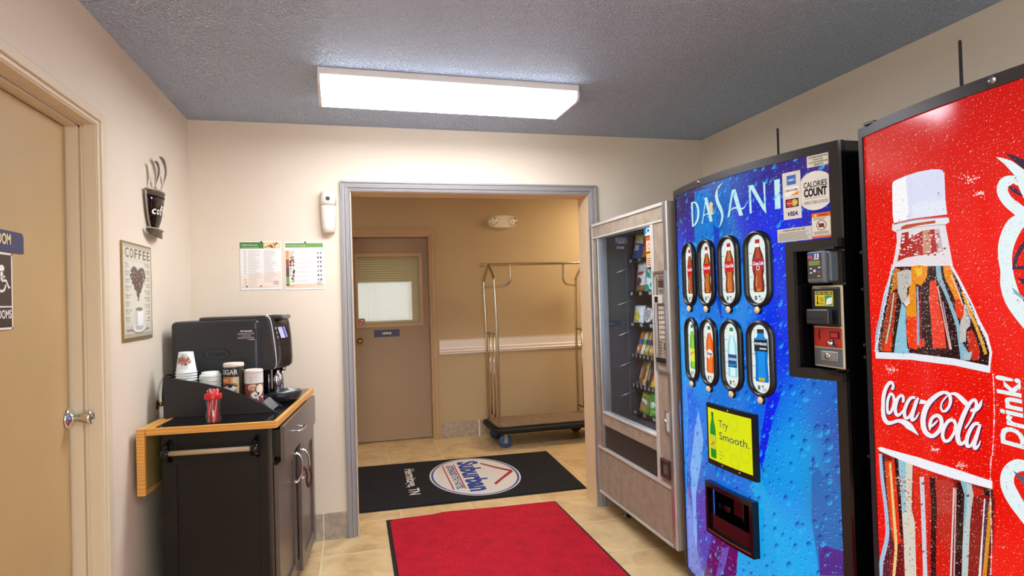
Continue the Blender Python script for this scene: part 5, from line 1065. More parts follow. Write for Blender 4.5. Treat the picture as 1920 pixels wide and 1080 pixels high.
shelves = [1.600, 1.392, 1.197, 1.002, .812, .640]; XF = 1.712
for i, z in enumerate(shelves):
    sbox('shelf_tray', 'steel', sm, XF+.004, XF+.36, 2.87, GY1+.030, z-.018, z-.014)
    fr = sbox('price_strip', 'black', sm, XF, XF+.004, 2.87, GY1+.030, z-.020, z+.008)
    A = Art(lambda u, v, o: (lx(XF)-.0003-o, -u-3.19, v)); n = 6 if i in (3, 4) else 3; step = .051 if n == 6 else .125
    for k in range(12 if n == 6 else 5):
        u = -(GY1+.018-step*k)
        if -u < 2.89: break
        A.rect(u, u+.016, z-.013, z+.004, '#dfe4e8', 1); A.rect(u+.003, u+.008, z-.010, z+.001, '#3a4048', 2)
        if n == 3: A.rect(u+.02, u+.034, z-.013, z+.004, '#dfe4e8', 1); A.rect(u+.024, u+.03, z-.010, z+.001, '#3a4048', 2)
    A.build('price_label', 'printgloss', fr)
    b = B(); tube(b, [(lx(XF-.085), ly(GY1+.026), z-.075), (lx(XF+.01), ly(GY1+.026), z-.045)], .004, 6); obj('shelf_slide', b, 'silver', sm)
def coil(yc, z, r, turns=2.6, pitch=.036, x0=XF+.006):
    b_ = B(); n = int(turns*16); tube(b_, [(lx(x0)+pitch*k/16, ly(yc)+r*sin(2*pi*k/16), z+r-r*cos(2*pi*k/16)) for k in range(n+1)], .0020, 6); obj('dispensing_coil', b_, 'chrome', sm)
def wrapper(name, label, cat, yc, z, w, h, t, paintf, x=XF+.02, tilt=.16, twist=0, group=None, nx=14, ny=18):
    o = thing(name, label, cat, (x, yc, z), 0, group); A_ = Art(lambda u, v, q: (0, 0, 0)); V = {}
    def pos(u, v, s):
        e1 = max(0, 1-(2*u-1)**2); crimp = min(1, v/.07, (1-v)/.07); th = t/2*e1**.5*(max(0, crimp)**.6)*(1+.10*sin(v*21+u*5)+.06*sin(u*17))
        Y = (.5-u)*w*(1-.06*sin(v*pi)); Z = v*h; X = -s*th
        c, s_ = cos(tilt), sin(tilt); X, Z = X*c+Z*s_, Z*c-X*s_*.0
        return (X, Y*cos(twist)-Z*0, Z+.002)
    Fs = []; Vs = []; C = []
    for s in (1, -1):
        for j in range(ny):
            for i in range(nx):
                q = [(i/nx, j/ny), ((i+1)/nx, j/ny), ((i+1)/nx, (j+1)/ny), (i/nx, (j+1)/ny)]
                if s < 0: q.reverse()
                k = len(Vs); Vs += [pos(a, c, s) for a, c in q]; Fs.append((k, k+1, k+2, k+3)); C += [lin(paintf((i+.5)/nx, (j+.5)/ny))]*4
    me = bpy.data.meshes.new('wrapper'); me.from_pydata(Vs, [], Fs); a = me.color_attributes.new('ink', 'FLOAT_COLOR', 'CORNER'); a.data.foreach_set('color', [x_ for c in C for x_ in c]); me.materials.append(M['bag'])
    bm3 = bmesh.new(); bm3.from_mesh(me); bmesh.ops.remove_doubles(bm3, verts=bm3.verts[:], dist=.0002); bm3.to_mesh(me); bm3.free(); me.shade_smooth()
    w_o = bpy.data.objects.new('wrapper', me); COL.objects.link(w_o); w_o.parent = o; w_o.rotation_euler = (twist, 0, 0)
    return o
def blob(u, v, cu_, cv, ru, rv): return ((u-cu_)/ru)**2+((v-cv)/rv)**2 < 1
GB = 'snack bags on the wide shelves'; GC = 'candy bars on the narrow shelves'
def p1(u, v): return '#f0f2f4' if blob(u, v, .5, .45, .32, .13) else ('#e8d890' if v > .72 else ('#1c58b0' if v < .62 else '#e8ecf0'))
def p2(u, v): return '#d8502a' if blob(u, v, .5, .5, .3, .12) else ('#e8c83a' if v > .5 else '#e89a4a')
def p3(u, v): return '#8a6a3a' if v < .2 else ('#a02838' if blob(u, v, .5, .62, .4, .05) else ('#3a2a28' if blob(u, v, .45, .35, .3, .14) else '#dcd9d0'))
def p4(u, v): return '#eef6f2' if blob(u, v, .5, .45, .34, .14) else ('#109a80' if (u+v) % .5 < .38 else '#d8ece8')
def p5(u, v): return '#d8cf40' if blob(u, v, .45, .4, .33, .3) else ('#4a55b0' if u < .14 else '#dfe2dc')
def p6(u, v): return '#5a3a30' if blob(u, v, .5, .5, .32, .3) and int((u+v)*14) % 2 else ('#ece6e2' if blob(u, v, .5, .5, .4, .4) else '#2c2c30')
def p7(u, v): return '#b08a50' if blob(u, v, .5, .4, .34, .2) else ('#f0ecd8' if blob(u, v, .5, .62, .3, .1) else ('#b8ae3a' if u < .5 else '#7a8a3a'))
def p8(u, v): return '#eef4e8' if blob(u, v, .5, .5, .34, .12) else ('#58a83a' if v > .3 else '#8ac850')
wrapper('chip_bag', 'blue chip bag with white oval, top shelf of the snack machine', 'chip bag', 3.508, shelves[0], .13, .165, .05, p1, twist=.12, group=GB); wrapper('chip_bag', 'yellow and orange chip bag on top snack shelf', 'chip bag', 3.372, shelves[0], .125, .18, .05, p2, twist=-.1, group=GB)
wrapper('chip_bag', 'silver-white snack bag with dark picture on the second shelf', 'chip bag', 3.470, shelves[1], .125, .195, .05, p3, twist=-.05, group=GB); wrapper('chip_bag', 'teal green chip bag on the second snack shelf', 'chip bag', 3.345, shelves[1], .13, .15, .055, p4, twist=-.12, group=GB)
wrapper('pastry_packet', 'white packet with yellow disc on the third snack shelf', 'packet', 3.515, shelves[2], .14, .115, .045, p5, group=GB); wrapper('pastry_packet', 'dark and cream packet with brown swirls on the third snack shelf', 'packet', 3.370, shelves[2], .14, .115, .045, p6, group=GB)
bars = [(3.545, '#e07820', '#2c4ca0', 'orange candy bar, leftmost on the fourth snack shelf'), (3.490, '#d8d8b0', '#4a8a3a', 'pale green and cream candy bar on the fourth snack shelf'), (3.435, '#c8983a', '#2a3a70', 'gold candy bar with dark blue band on the fourth snack shelf'), (3.380, '#c88a30', '#5a3a20', 'amber candy bar, nearest the keypad on the fourth snack shelf')]
for y, c1, c2_, lab in bars: wrapper('candy_bar', lab, 'candy bar', y, shelves[3], .042, .152, .022, (lambda a, c: lambda u, v: c if .42 < v < .66 else ('#f4ead8' if blob(u, v, .5, .25, .3, .1) else a))(c1, c2_), group=GC, tilt=.3)
bars = [(3.535, '#8a5a3a', '#c8b060', 'brown candy bar, leftmost on the fifth snack shelf'), (3.480, '#d8b868', '#a02c28', 'cream candy bar with red band on the fifth snack shelf'), (3.425, '#2a1c1c', '#b89a8a', 'black candy bar with pale lettering on the fifth snack shelf'), (3.370, '#d8b420', '#c02a1c', 'yellow and red candy bar on the fifth snack shelf')]
for y, c1, c2_, lab in bars: wrapper('candy_bar', lab, 'candy bar', y, shelves[4], .042, .155, .022, (lambda a, c: lambda u, v: c if (.3 < v < .7 and .3 < u < .7) else a)(c1, c2_), group=GC, tilt=.3)
wrapper('chip_bag', 'olive and tan chip bag on the bottom snack shelf', 'chip bag', 3.475, shelves[5], .125, .135, .055, p7, twist=.2, group=GB); wrapper('chip_bag', 'bright green chip bag on the bottom snack shelf', 'chip bag', 3.340, shelves[5], .125, .15, .055, p8, twist=-.1, group=GB)
for z, ys, r in ((shelves[0], (3.508, 3.372), .048), (shelves[1], (3.47, 3.345), .048), (shelves[2], (3.515, 3.37), .045), (shelves[3], (3.545, 3.49, 3.435, 3.38), .0235), (shelves[4], (3.535, 3.48, 3.425, 3.37), .0235), (shelves[5], (3.475, 3.34), .048)):
    for y in ys: coil(y, z-.008, r)
# stickers inside the glass
A = Art(lambda u, v, o: (lx(SX+.0115)-o, -u-3.19, v)); U = lambda y: -y
A.rect(U(2.955), U(2.872), 1.688, 1.738, '#2a7ab0', 1); A.ring(U(2.912), 1.716, .022, .016, .006, '#e8f2f8', 2, 20); A.rect(U(2.945), U(2.88), 1.692, 1.700, '#e8f2f8', 2)
A.rect(U(2.940), U(2.872), 1.525, 1.682, '#dcb49a', 1); A.rect(U(2.940), U(2.872), 1.664, 1.682, '#d8501c', 2); A.rect(U(2.940), U(2.872), 1.596, 1.606, '#6a3418', 2); A.rect(U(2.940), U(2.872), 1.58, 1.596, '#e0b02a', 2); A.ring(U(2.906), 1.632, .016, .016, .003, '#a03a28', 2, 18); A.lines(U(2.932), U(2.88), 1.530, 1.575, 4, '#7a3a28', 2); A.build('warning_sticker', 'printgloss', sm)
# selection panel
kz0, kz1, ky0, ky1 = .992, 1.498, 2.718, 2.836
b = B()
for d in ((ky0, ky0+.010, kz0, kz1), (ky1-.010, ky1, kz0, kz1), (ky0+.01, ky1-.01, kz0, kz0+.01), (ky0+.01, ky1-.01, kz1-.01, kz1)): box(b, lx(SX-.010), lx(SX+.006), ly(d[0]), ly(d[1]), d[2], d[3])
sp = obj('selection_panel', b, 'silver', sm); sbox('panel_plate', 'speck', sp, SX-.001, SX+.004, ky0+.01, ky1-.01, kz0+.01, kz1-.01)
sbox('side_mirror', 'chrome', sp, SX-.004, SX-.001, ky1-.034, ky1-.012, kz0+.04, kz1-.03)
sbox('bill_slot', 'brown', sp, SX-.006, SX-.001, ky0+.016, ky1-.045, 1.415, 1.450, .002)
for z in (1.458, 1.470, 1.400, 1.390): sbox('bill_guide', 'silver', sp, SX-.008, SX-.001, ky0+.014, ky1-.042, z, z+.006, .001)
sbox('display_box', 'silverpaint', sp, SX-.022, SX-.001, ky0+.014, ky1-.018, 1.335, 1.375, .003); sbox('display_screen', 'black', sp, SX-.0235, SX-.021, ky0+.05, ky1-.035, 1.34, 1.37, .001)
for r_ in range(7):
    for c_ in range(3):
        y = ky0+.026+.021*c_; z = 1.312-.0245*r_; sbox('key', 'silverpaint', sp, SX-.007, SX-.001, y-.0075, y+.0075, z-.008, z+.008, .002)
A = Art(lambda u, v, o: (lx(SX-.0012)-o, -u-3.19, v)); A.lines(U(ky0+.085), U(ky0+.055), 1.075, 1.145, 5, '#4a4038', 1); A.rect(U(ky0+.042), U(ky0+.020), 1.10, 1.14, '#5a5048', 1); A.lines(U(ky0+.04), U(ky0+.02), 1.075, 1.095, 3, '#4a4038', 1); A.build('panel_printing', 'printgloss', sp)
sbox('change_slot', 'black', sp, SX-.016, SX-.001, ky0+.012, ky1-.02, 1.038, 1.062, .002)
b = B(); box(b, lx(SX-.006), lx(SX+.004), ly(2.722), ly(2.770), .690, .800, bev=.002); hl_ = obj('door_lock', b, 'silver', sm)
b = B(); lathe(b, [(.001, -.022), (.010, -.021), (.012, -.006)], (lx(SX), ly(2.744), .752), axis=0, seg=18); obj('lock_cylinder', b, 'chrome', hl_)
sbox('lock_handle', 'silverpaint', hl_, SX-.016, SX-.006, 2.716, 2.736, .705, .795, .003)
b = B()
for d in ((2.738, 2.748, .462, .555), (2.810, 2.820, .462, .555), (2.748, 2.810, .462, .474), (2.748, 2.810, .543, .555)): box(b, lx(SX-.010), lx(SX+.006), ly(d[0]), ly(d[1]), d[2], d[3])
cr1 = obj('coin_return', b, 'brown', sm); sbox('coin_cup', 'brown', cr1, SX-.001, SX+.004, 2.748, 2.810, .474, .543); sbox('coin_flap', 'steel', cr1, SX-.006, SX-.001, 2.755, 2.80, .478, .53, .003)
for y in (SY0+.10, SY1-.16):
    for x in (SX+.12, XB-.1):
        b = B(); lathe(b, [(.028, 0), (.028, .008), (.011, .014), (.011, SZ0+.01)], (lx(x), ly(y), 0), seg=16); obj('levelling_foot', b, 'steel', sm)

# ================================================================== LUGGAGE CART
lc = thing('luggage_cart', 'tall metal luggage cart with brown carpeted deck against the tan hall wall', 'luggage cart', (1.74, 5.70, 0))
CX, CY = 1.74, 5.70
def T(name, pts, r, m='brushed', parent=lc, n=1, sm_=True, seg=12):
    b_ = B(); P_ = catmull(pts, 8) if sm_ and len(pts) > 2 else pts; tube(b_, [(p[0]-CX, p[1]-CY, p[2]) for p in P_], r, seg); return obj(name, b_, m, parent)
def deck_poly(d):
    x0, x1, y0, y1 = 1.215-d, 2.29+d, 5.43-d, 5.965+min(d, .005); r = .09; pts = []
    for (cx_, cy_, a0) in ((x1-r, y1-r, 0), (x0+r, y1-r, pi/2), (x0+r, y0+r, pi), (x1-r, y0+r, 3*pi/2)):
        for k in range(7): a = a0+pi/2*k/6; pts.append((cx_+r*cos(a)-CX, cy_+r*sin(a)-CY))
    return pts
b = B(); prism(b, deck_poly(-.012), 'xy', .150, .196); obj('deck', b, 'darkwood', lc)
b = B(); prism(b, deck_poly(-.035), 'xy', .196, .204); obj('deck_carpet', b, 'cartcarpet', lc)
b = B(); pp_ = deck_poly(0); tube(b, [(p[0], p[1], .170) for p in pp_], .020, 10, closed=True); tube(b, [(p[0], p[1], .148) for p in deck_poly(-.01)], .012, 8, closed=True); obj('bumper', b, 'rubber', lc)
for xs, s in ((1.268, 1), (2.212, -1)):
    for y in (5.468, 5.935):
        T('post', [(xs, y, .20), (xs, y, .24), (xs, y, 1.0), (xs-.012*s, y, 1.50), (xs-.012*s, y+(.02 if y < 5.7 else -.02), 1.57), (xs-.012*s, 5.702+(-.06 if y < 5.7 else .06), 1.67), (xs-.012*s, 5.702, 1.702)], .0125)
    for k, (za) in enumerate((1.045, .262)): T('cross_rail', [(xs, 5.468, za), (xs, 5.935, za)], .009, sm_=False)
    for y in (5.622, 5.778): T('side_bar', [(xs, y, .262), (xs, y, 1.045)], .0075, sm_=False)
    x2 = xs+.2*s
    T('hanger_loop', [(x2, 5.705, 1.705), (x2+.004*s, 5.705, 1.62), (x2+.002*s, 5.71, 1.55), (x2-.025*s, 5.73, 1.512), (x2-.075*s, 5.78, 1.496), (xs, 5.925, 1.492)], .0105)
T('top_bar', [(1.19, 5.705, 1.702), (1.7, 5.705, 1.706), (2.29, 5.705, 1.71)], .013)
for x in (1.186, 2.294):
    b = B(); lathe(b, [(.001, -.008), (.02, -.008), (.024, 0), (.02, .008), (.001, .008)], (x-CX, 5.705-CY, 1.702), axis=0, seg=18); obj('finial', b, 'brushed', lc)
for (x, y) in ((1.325, 5.50), (1.325, 5.885), (2.16, 5.50), (2.16, 5.885)):
    b = B(); lathe(b, [(.030, -.016), (.055, -.018), (.062, -.010), (.062, .010), (.055, .018), (.030, .016)], (x-CX, y-CY, .0625), axis=1, seg=32); wh = obj('caster_wheel', b, 'blue', lc)
    b = B(); lathe(b, [(.001, -.019), (.012, -.021), (.026, -.015), (.032, -.016), (.032, .016), (.001, .019)], (x-CX, y-CY, .0625), axis=1, seg=24); obj('hub', b, 'steel', wh)
    b = B()
    for s in (-1, 1): box(b, x-CX-.016, x-CX+.016, y-CY+s*.024-.0025, y-CY+s*.024+.0025, .045, .130, bev=.002)
    box(b, x-CX-.02, x-CX+.02, y-CY-.027, y-CY+.027, .128, .134, bev=.001); box(b, x-CX-.035, x-CX+.035, y-CY-.035, y-CY+.035, .134, .150, bev=.002); obj('caster_fork', b, 'silver', wh)

# ================================================================== COFFEE STATION (rolling kitchen island)
RZ = R_(-5.0)
ck = thing('kitchen_island', 'black wooden drop-leaf kitchen island with oak-edged counter under the coffee machine', 'cabinet', (-.321, 2.72, 0), RZ)
CW, CD = .505, .975
b = B(); box(b, -CW+.028, -.016, .016, CD-.016, .874, .8995); obj('counter_top', b, 'blacktop', ck)
def oakstrip(*d): return bx('oak_edging', 'oak', ck, *d, bev=.002)
oakstrip(-CW, 0, -.002, .016, .872, .9); oakstrip(-.016, .002, .016, CD, .872, .9); oakstrip(-CW, -.016, CD-.016, CD, .872, .9); oakstrip(-CW+.01, -CW+.028, .016, CD-.016, .872, .9005)
lf = bx('drop_leaf', mat('olive_wood_underside', '#8d7c48', .5), ck, -CW-.028, -CW-.006, .008, CD-.004, .64, .894)
for d in ((-CW-.033, -CW-.001, -.006, .012, .632, .9), (-CW-.033, -CW-.001, .012, CD-.002, .632, .650), (-CW-.033, -CW-.001, .012, CD-.002, .884, .9)): bx('leaf_edging', 'oak', lf, *d, bev=.002)
BX0, BX1, BY0, BY1, BZ = -.462, -.030, .040, .90, .06
b = B(); box(b, BX0+.012, BX1-.022, BY0+.014, BY1-.01, BZ+.02, .872); obj('carcass', b, 'darkwood', ck)
# near side: frame and panel
b = B()
for d in ((BX0, BX0+.055, .0, .012), (BX1-.055, BX1, 0, .012)): box(b, d[0], d[1], BY0, BY0+.016, BZ, .872, bev=.002)
box(b, BX0+.055, BX1-.055, BY0, BY0+.016, .735, .872, bev=.002); box(b, BX0+.055, BX1-.055, BY0, BY0+.016, BZ, .13, bev=.002); obj('side_frame', b, 'darkwood', ck)
bx('side_panel', 'darkwood', ck, BX0+.054, BX1-.054, BY0+.007, BY0+.015, .129, .737)
b = B(); box(b, BX1-.022, BX1, BY0+.0, BY0+.03, BZ, .872); box(b, BX1-.022, BX1, BY1-.03, BY1, BZ, .872); box(b, BX1-.022, BX1, BY0+.03, BY1-.03, BZ, .09); box(b, BX1-.022, BX1, BY0+.03, BY1-.03, .690, .712); obj('face_frame', b, 'darkface', ck)
for y in (BY0+.03, BY1-.03):
    for x in (BX0+.03, BX1-.04): b = B(); lathe(b, [(.022, 0), (.024, BZ)], (x, y, 0), seg=14); obj('foot', b, 'rubber', ck)
# towel bar
for x in (BX0+.015, BX1-.075):
    b = B(); tube(b, [(x+.018, BY0+.002, .835), (x+.018, BY0-.03, .825), (x+.018, BY0-.052, .800), (x+.018, BY0-.046, .782), (x+.018, BY0-.02, .772), (x+.018, BY0+.002, .755)], [.009, .010, .017, .019, .010, .009], 10); lathe(b, [(.016, -.014), (.019, -.010), (.019, .010), (.016, .014)], (x+.018, BY0-.052, .797), axis=0, seg=18); obj('towel_bar_bracket', b, 'blackgloss', ck)
b = B(); tube(b, [(BX0+.03, BY0-.052, .797), (BX1-.06, BY0-.052, .797)], .0105, 16); obj('towel_bar', b, mat('pale_wood_dowel', '#b09a7c', .4), ck)
# drawer, slightly open
OPEN = .030
dr = bx('drawer', 'darkface', ck, BX1+.002+OPEN, BX1+.020+OPEN, BY0+.008, BY1-.006, .716, .868, bev=.002)
b = B(); box(b, BX1-.2, BX1+.004+OPEN, BY0+.034, BY0+.046, .735, .850); box(b, BX1-.2, BX1+.004+OPEN, BY1-.046, BY1-.034, .735, .850); box(b, BX1-.2, BX1+.004+OPEN, BY0+.046, BY1-.046, .735, .742); obj('drawer_box', b, 'black', dr)
hx_ = BX1+.020+OPEN
def bar_pull(parent, y0, y1, z, name='handle'):
    b_ = B(); tube(b_, catmull([(hx_-.002, y0, z), (hx_+.022, y0+.003, z), (hx_+.030, (y0+y1)/2, z), (hx_+.022, y1-.003, z), (hx_-.002, y1, z)], 6), .0052, 10); return obj(name, b_, 'chrome', parent)
bar_pull(dr, .30, .42, .795)
# two doors, rail-and-panel; the far one stands slightly ajar
def door(y0, y1, off, nm):
    b_ = B(); z0_, z1_ = .075, .706; w = .062; x0, x1 = BX1+.001+off, BX1+.019+off
    for d in ((y0, y0+w, z0_, z1_), (y1-w, y1, z0_, z1_), (y0+w, y1-w, z0_, z0_+w), (y0+w, y1-w, z1_-w, z1_)): box(b_, x0, x1, d[0], d[1], d[2], d[3], bev=.0025)
    o = obj('door', b_, 'darkface', ck); bx('door_panel', 'darkface', o, x0+.002, x0+.008, y0+w-.002, y1-w+.002, z0_+w-.002, z1_-w+.002)
    return o, x1
yd = (BY0+BY1)/2
dA, xa_ = door(BY0+.012, yd-.004, 0, 'near'); dB, xb_ = door(yd+.004, BY1-.006, .020, 'far')
for dd, xf, y in ((dA, xa_, yd-.034), (dB, xb_, yd+.034)):
    b = B(); tube(b, catmull([(xf-.002, y, .660), (xf+.020, y, .652), (xf+.036, y, .610), (xf+.030, y, .560), (xf+.014, y, .530), (xf-.002, y, .520)], 6), [.0085]*4+[.0055]*4+[.0055]*15+[.007]*4+[.0085]*4, 10); obj('handle', b, 'chrome', dd)
b = B(); tube(b, catmull([(xa_+.034, yd-.034, .600), (xa_+.05, yd-.02, .56), (xa_+.045, yd+.02, .50), (xa_+.05, yd+.036, .475), (xb_+.045, yd+.04, .52), (xb_+.034, yd+.034, .58)], 6), .006, 8); st = obj('strap', b, 'brown', None); st.location = (-.321, 2.72, 0); st.rotation_euler = (0, 0, RZ); tag(st, 'dark strap looped through the two chrome door handles of the black island', 'strap')

def onck(x, y):                               # a point of the counter, world coordinates
    return (-.321+x*cos(RZ)-y*sin(RZ), 2.72+x*sin(RZ)+y*cos(RZ))
# ---- organizer
OG = (-.817, 2.986)
def onog(x, y): return (OG[0]+x*cos(RZ)-y*sin(RZ), OG[1]+x*sin(RZ)+y*cos(RZ))
og = thing('counter_organizer', 'low black wooden organizer with curved side holding cups and canisters', 'organizer', (OG[0], OG[1], .9005), RZ)
prof = [(0, 0), (.468, 0), (.455, .010), (.40, .046), (.355, .070), (.315, .090), (.26, .114), (.22, .128), (.17, .143), (.12, .155), (.07, .166), (.03, .174), (0, .177)]
for y0, y1 in ((0, .011), (.149, .160)): b = B(); prism(b, prof, 'xz', y0, y1); obj('side_panel', b, 'darkpanel', og)
b = B(); box(b, 0, .010, .011, .149, .0, .172); obj('end_panel', b, 'darkpanel', og)
tiers = ((.010, .125, .108), (.125, .226, .100), (.226, .317, .072), (.317, .402, .042))
b = B(); pts = [(.010, .002), (.445, .002), (.430, .018), (.402, .018)]
for x0, x1, z in reversed(tiers): pts += [(x1, z), (x0, z)]
prism(b, pts, 'xz', .0112, .1488); obj('stepped_shelf', b, 'darkpanel', og)
b = B(); prism(b, [(.440, .002), (.450, .006), (.412, .050), (.403, .046)], 'xz', .0115, .1485); obj('front_lip', b, 'grey', og)
TZ = .9005
# paper cups, upside down in a stack
cz = 1.016
GCUP = 'upside-down paper cups stacked on the organizer'
for k in range(8):
    x, y = onog(.072, .072); z = TZ+.108+.0115*k+.0005; top = (k == 7)
    c = thing('paper_cup', 'printed white paper cup on top of the upside-down stack' if top else 'upside-down white paper cup lower in the stack, only its rim showing', 'paper cup', (x, y, z), RZ+random.uniform(-.3, .3) if not top else RZ, GCUP)
    b = B(); H = .094; pr = [(.0435, .0), (.0460, .0025), (.0435, .005), (.0420, .0055), (.0300, H-.001), (.0288, H), (.0275, H-.006), (.001, H-.006)]
    lathe(b, pr, capa=False, capb=False, seg=36); obj('cup_wall', b, 'paperwhite', c)
    if top:
        def cm_(u, v, o): r = .0420-(v-.0055)/(H-.006)*.0120+.0004+o; a = -pi/2+u; return (r*cos(a), r*sin(a), v)
        A = Art(cm_, strip=.12); A.text('HOSPITALITY', .1, .080, .0045, '#5a3a34', 1, w=.85, align='c', bold=.02)
        for i in range(70): A.disc(random.gauss(.08, .33), .055+random.gauss(0, .008), .10, .006, random.choice(['#a8685a', '#b8786a', '#96564a', '#c08a7a']), 1+i*.01, 10)
        for i in range(26): a = random.random()*2*pi; A.disc(.08+.75*cos(a)*random.uniform(.8, 1.1), .057+.020*sin(a), .05, .0028, '#6a4038', 2, 6)
        A.text('Enjoy a fresh cup', .08, .028, .004, '#8a6a60', 1, w=.8, align='c'); A.text('of coffee on the house', .08, .021, .004, '#8a6a60', 1, w=.95, align='c'); A.build('cup_print', 'print', c)
for k in range(8):
    x, y = onog(.171+.002*(k % 2), .074); z = TZ+.100+.0095*k+.0005
    c = thing('cup_lid', ('white plastic cup lid, topmost of the lid stack beside the cups' if k == 7 else 'white plastic cup lid lower in the stack beside the cups'), 'cup lid', (x, y, z), RZ, 'white lids stacked on the organizer')
    b = B(); lathe(b, [(.0455, .0), (.0460, .004), (.0450, .008), (.0430, .0095), (.0410, .0085), (.0390, .011), (.0365, .0205), (.0350, .021), (.0330, .017), (.001, .017)], capa=False, capb=False, seg=36); obj('lid_shell', b, 'paperwhite', c)
# canisters
def canister(name, label, cat, ox, r, z0, h, art, body):
    x, y = onog(ox, .078); c = thing(name, label, cat, (x, y, TZ+z0+.0005), RZ)
    b_ = B(); lathe(b_, [(r-.002, 0), (r, .002), (r, h-.016), (r-.001, h-.015)], capb=True, seg=40); obj('canister_body', b_, body, c)
    b_ = B(); lathe(b_, [(r-.0005, h-.016), (r+.0012, h-.015), (r+.0012, h-.003), (r-.001, h-.001), (r-.004, h), (r-.006, h-.003), (.001, h-.003)], capa=False, capb=False, seg=40); obj('canister_lid', b_, 'ivory', c)
    A_ = Art(lambda u, v, o: ((r+.0003+o)*cos(-pi/2+u/r), (r+.0003+o)*sin(-pi/2+u/r), v), strip=.006); art(A_, r, h); A_.build('canister_label', 'printgloss', c)
def sug(A_, r, h):
    w = r*1.75; A_.rect(-w, w, .002, h-.018, '#c9a070', 1); A_.rect(-w, w, h-.062, h-.017, '#26262a', 2); A_.text('SUGAR', -r*.35, h-.050, .022, '#f2efe8', 4, w=.084, align='c')
    A_.rect(-w, -r*.05, h-.094, h-.064, '#c8693c', 2); A_.rect(-w, -r*.3, h-.086, h-.070, '#e89a6a', 3); A_.poly([(r*.0, .004), (r*1.2, .004), (r*1.2, h-.062), (r*.2, h-.064), (-r*.1, .06)], '#cfc19a', 2.5); A_.rect(r*.75, r*1.5, .002, h-.018, '#3a3020', 3)
    A_.ring(-r*.2, .052, .036, .014, .005, '#b8742a', 4, 30); A_.disc(-r*.2, .050, .030, .010, '#3c2a22', 4.5, 24); A_.disc(-r*.18, .042, .028, .010, '#dfe4ec', 5, 24); A_.disc(-r*.1, .048, .01, .005, '#2a2018', 5.5, 14); A_.disc(-r*.2, .022, .026, .012, '#e4e8f0', 4.2, 24); A_.stroke([(0, .02, .005), (r*.5, .03, .005)], '#b04a2a', 5, conv=False)
def cre(A_, r, h):
    w = r*1.75; A_.rect(-w, w, .002, h-.017, '#8c4a44', 1); A_.rect(-w, w, h-.062, h-.015, '#dedad4', 2); A_.text('CREAMER', 0, h-.040, .012, '#cfc8be', 3, w=.05, align='c')
    A_.disc(r*.1, .068, .021, .015, '#e2c8a4', 4, 26); A_.disc(r*.1, .064, .018, .011, '#c99a78', 4.5, 24); A_.disc(r*.45, .034, .022, .016, '#e8e2d8', 4, 26); A_.disc(r*.95, .062, .020, .024, '#ecdcc4', 4.7, 26); A_.ring(r*.9, .060, .022, .026, .004, '#5a2a24', 5, 24)
    for k in range(24): A_.disc(r*.8+random.gauss(0, .010), .030+random.gauss(0, .010), .0035, .0045, random.choice(['#2c1a16', '#4a2a20', '#f0e8dc']), 6+.01*k, 8)
canister('sugar_canister', 'round canister lettered SUGAR with white lid standing in the organizer', 'canister', .272, .0435, .072, .152, sug, 'paperwhite')
canister('creamer_canister', 'maroon and white creamer canister with cup picture, next to the sugar canister', 'canister', .358, .0400, .042, .148, cre, 'paperwhite')
# stirrer jar
jx, jy, jz = -.577, 2.792, .9005
jr = thing('stirrer_jar', 'clear waisted plastic jar with red lid full of stir sticks', 'jar', (jx, jy, jz))
b = B(); lathe(b, [(.026, 0), (.0295, .003), (.0315, .015), (.0305, .035), (.0255, .058), (.0270, .078), (.0315, .092), (.0300, .103)], capb=False, seg=36); obj('jar_body', b, 'jarglass', jr)
b = B(); lathe(b, [(.030, .100), (.0330, .100), (.0335, .104), (.0335, .118), (.032, .121), (.027, .122), (.0265, .118), (.0265, .112), (.030, .110)], capa=False, capb=False, seg=36); obj('jar_lid', b, 'red', jr)
for k in range(52):
    a = random.random()*2*pi; t_ = a+random.uniform(.6, 2.6)*random.choice((-1, 1)); r0 = .0245*sqrt(random.random()); r1 = .024*sqrt(random.random())
    p0 = (r0*cos(a), r0*sin(a), .004); p1_ = (r1*cos(t_), r1*sin(t_), .128+random.random()*.016)
    b = B(); d = Vector(p1_)-Vector(p0); tube(b, [(0, 0, 0), tuple(d)], .0017, 6)
    s_ = obj('stir_stick', b, 'redstick' if k % 3 else 'pinkstick', None); s_.location = (jx+p0[0], jy+p0[1], jz+p0[2]); tag(s_, 'thin red stir stick standing in the clear waisted jar' if k % 3 else 'thin pale pink stir stick standing in the clear waisted jar', 'stir stick', 'red stir sticks in the jar' if k % 3 else 'pale stir sticks in the jar')
# ---- coffee machine
CMO = (-.842, 3.205)
km = thing('coffee_machine', 'large charcoal single-cup coffee machine on the black counter', 'coffee machine', (CMO[0], CMO[1], .9005), RZ)
b = B(); box(b, .0, .400, .0, .245, .018, .416, bev=.022, seg=4); obj('housing', b, 'machine', km, smooth=False)
b = B(); box(b, .11, .500, .05, .255, .410, .432, bev=.010, seg=3); obj('top_cover', b, 'machine2', km)
LV = [(.168, .440, .480), (.172, .452, .500), (.182, .462, .511), (.22, .464, .513), (.28, .459, .511), (.34, .452, .507), (.39, .445, .501), (.412, .440, .494), (.426, .432, .480), (.431, .420, .460)]
def plan(xe, xr, o=0): return [(.385, .020-o), (xe-.008, .020-o), (xe+o*.5, .024-o), (xe+.004+o*.8, .030-o*.5), (xe+(xr-xe)*.5+o*.8, .075), (xr+o, .125), (xr+.002+o, .16), (xr-.004, .215), (xr-.02, .232), (.385, .238)]
b = B(); RR = [[b.verts.new((p[0], p[1], z)) for p in plan(xe, xr)] for z, xe, xr in LV]; n = 10
for a, c in zip(RR, RR[1:]):
    for k in range(n): b.faces.new((a[k], a[(k+1) % n], c[(k+1) % n], c[k]))
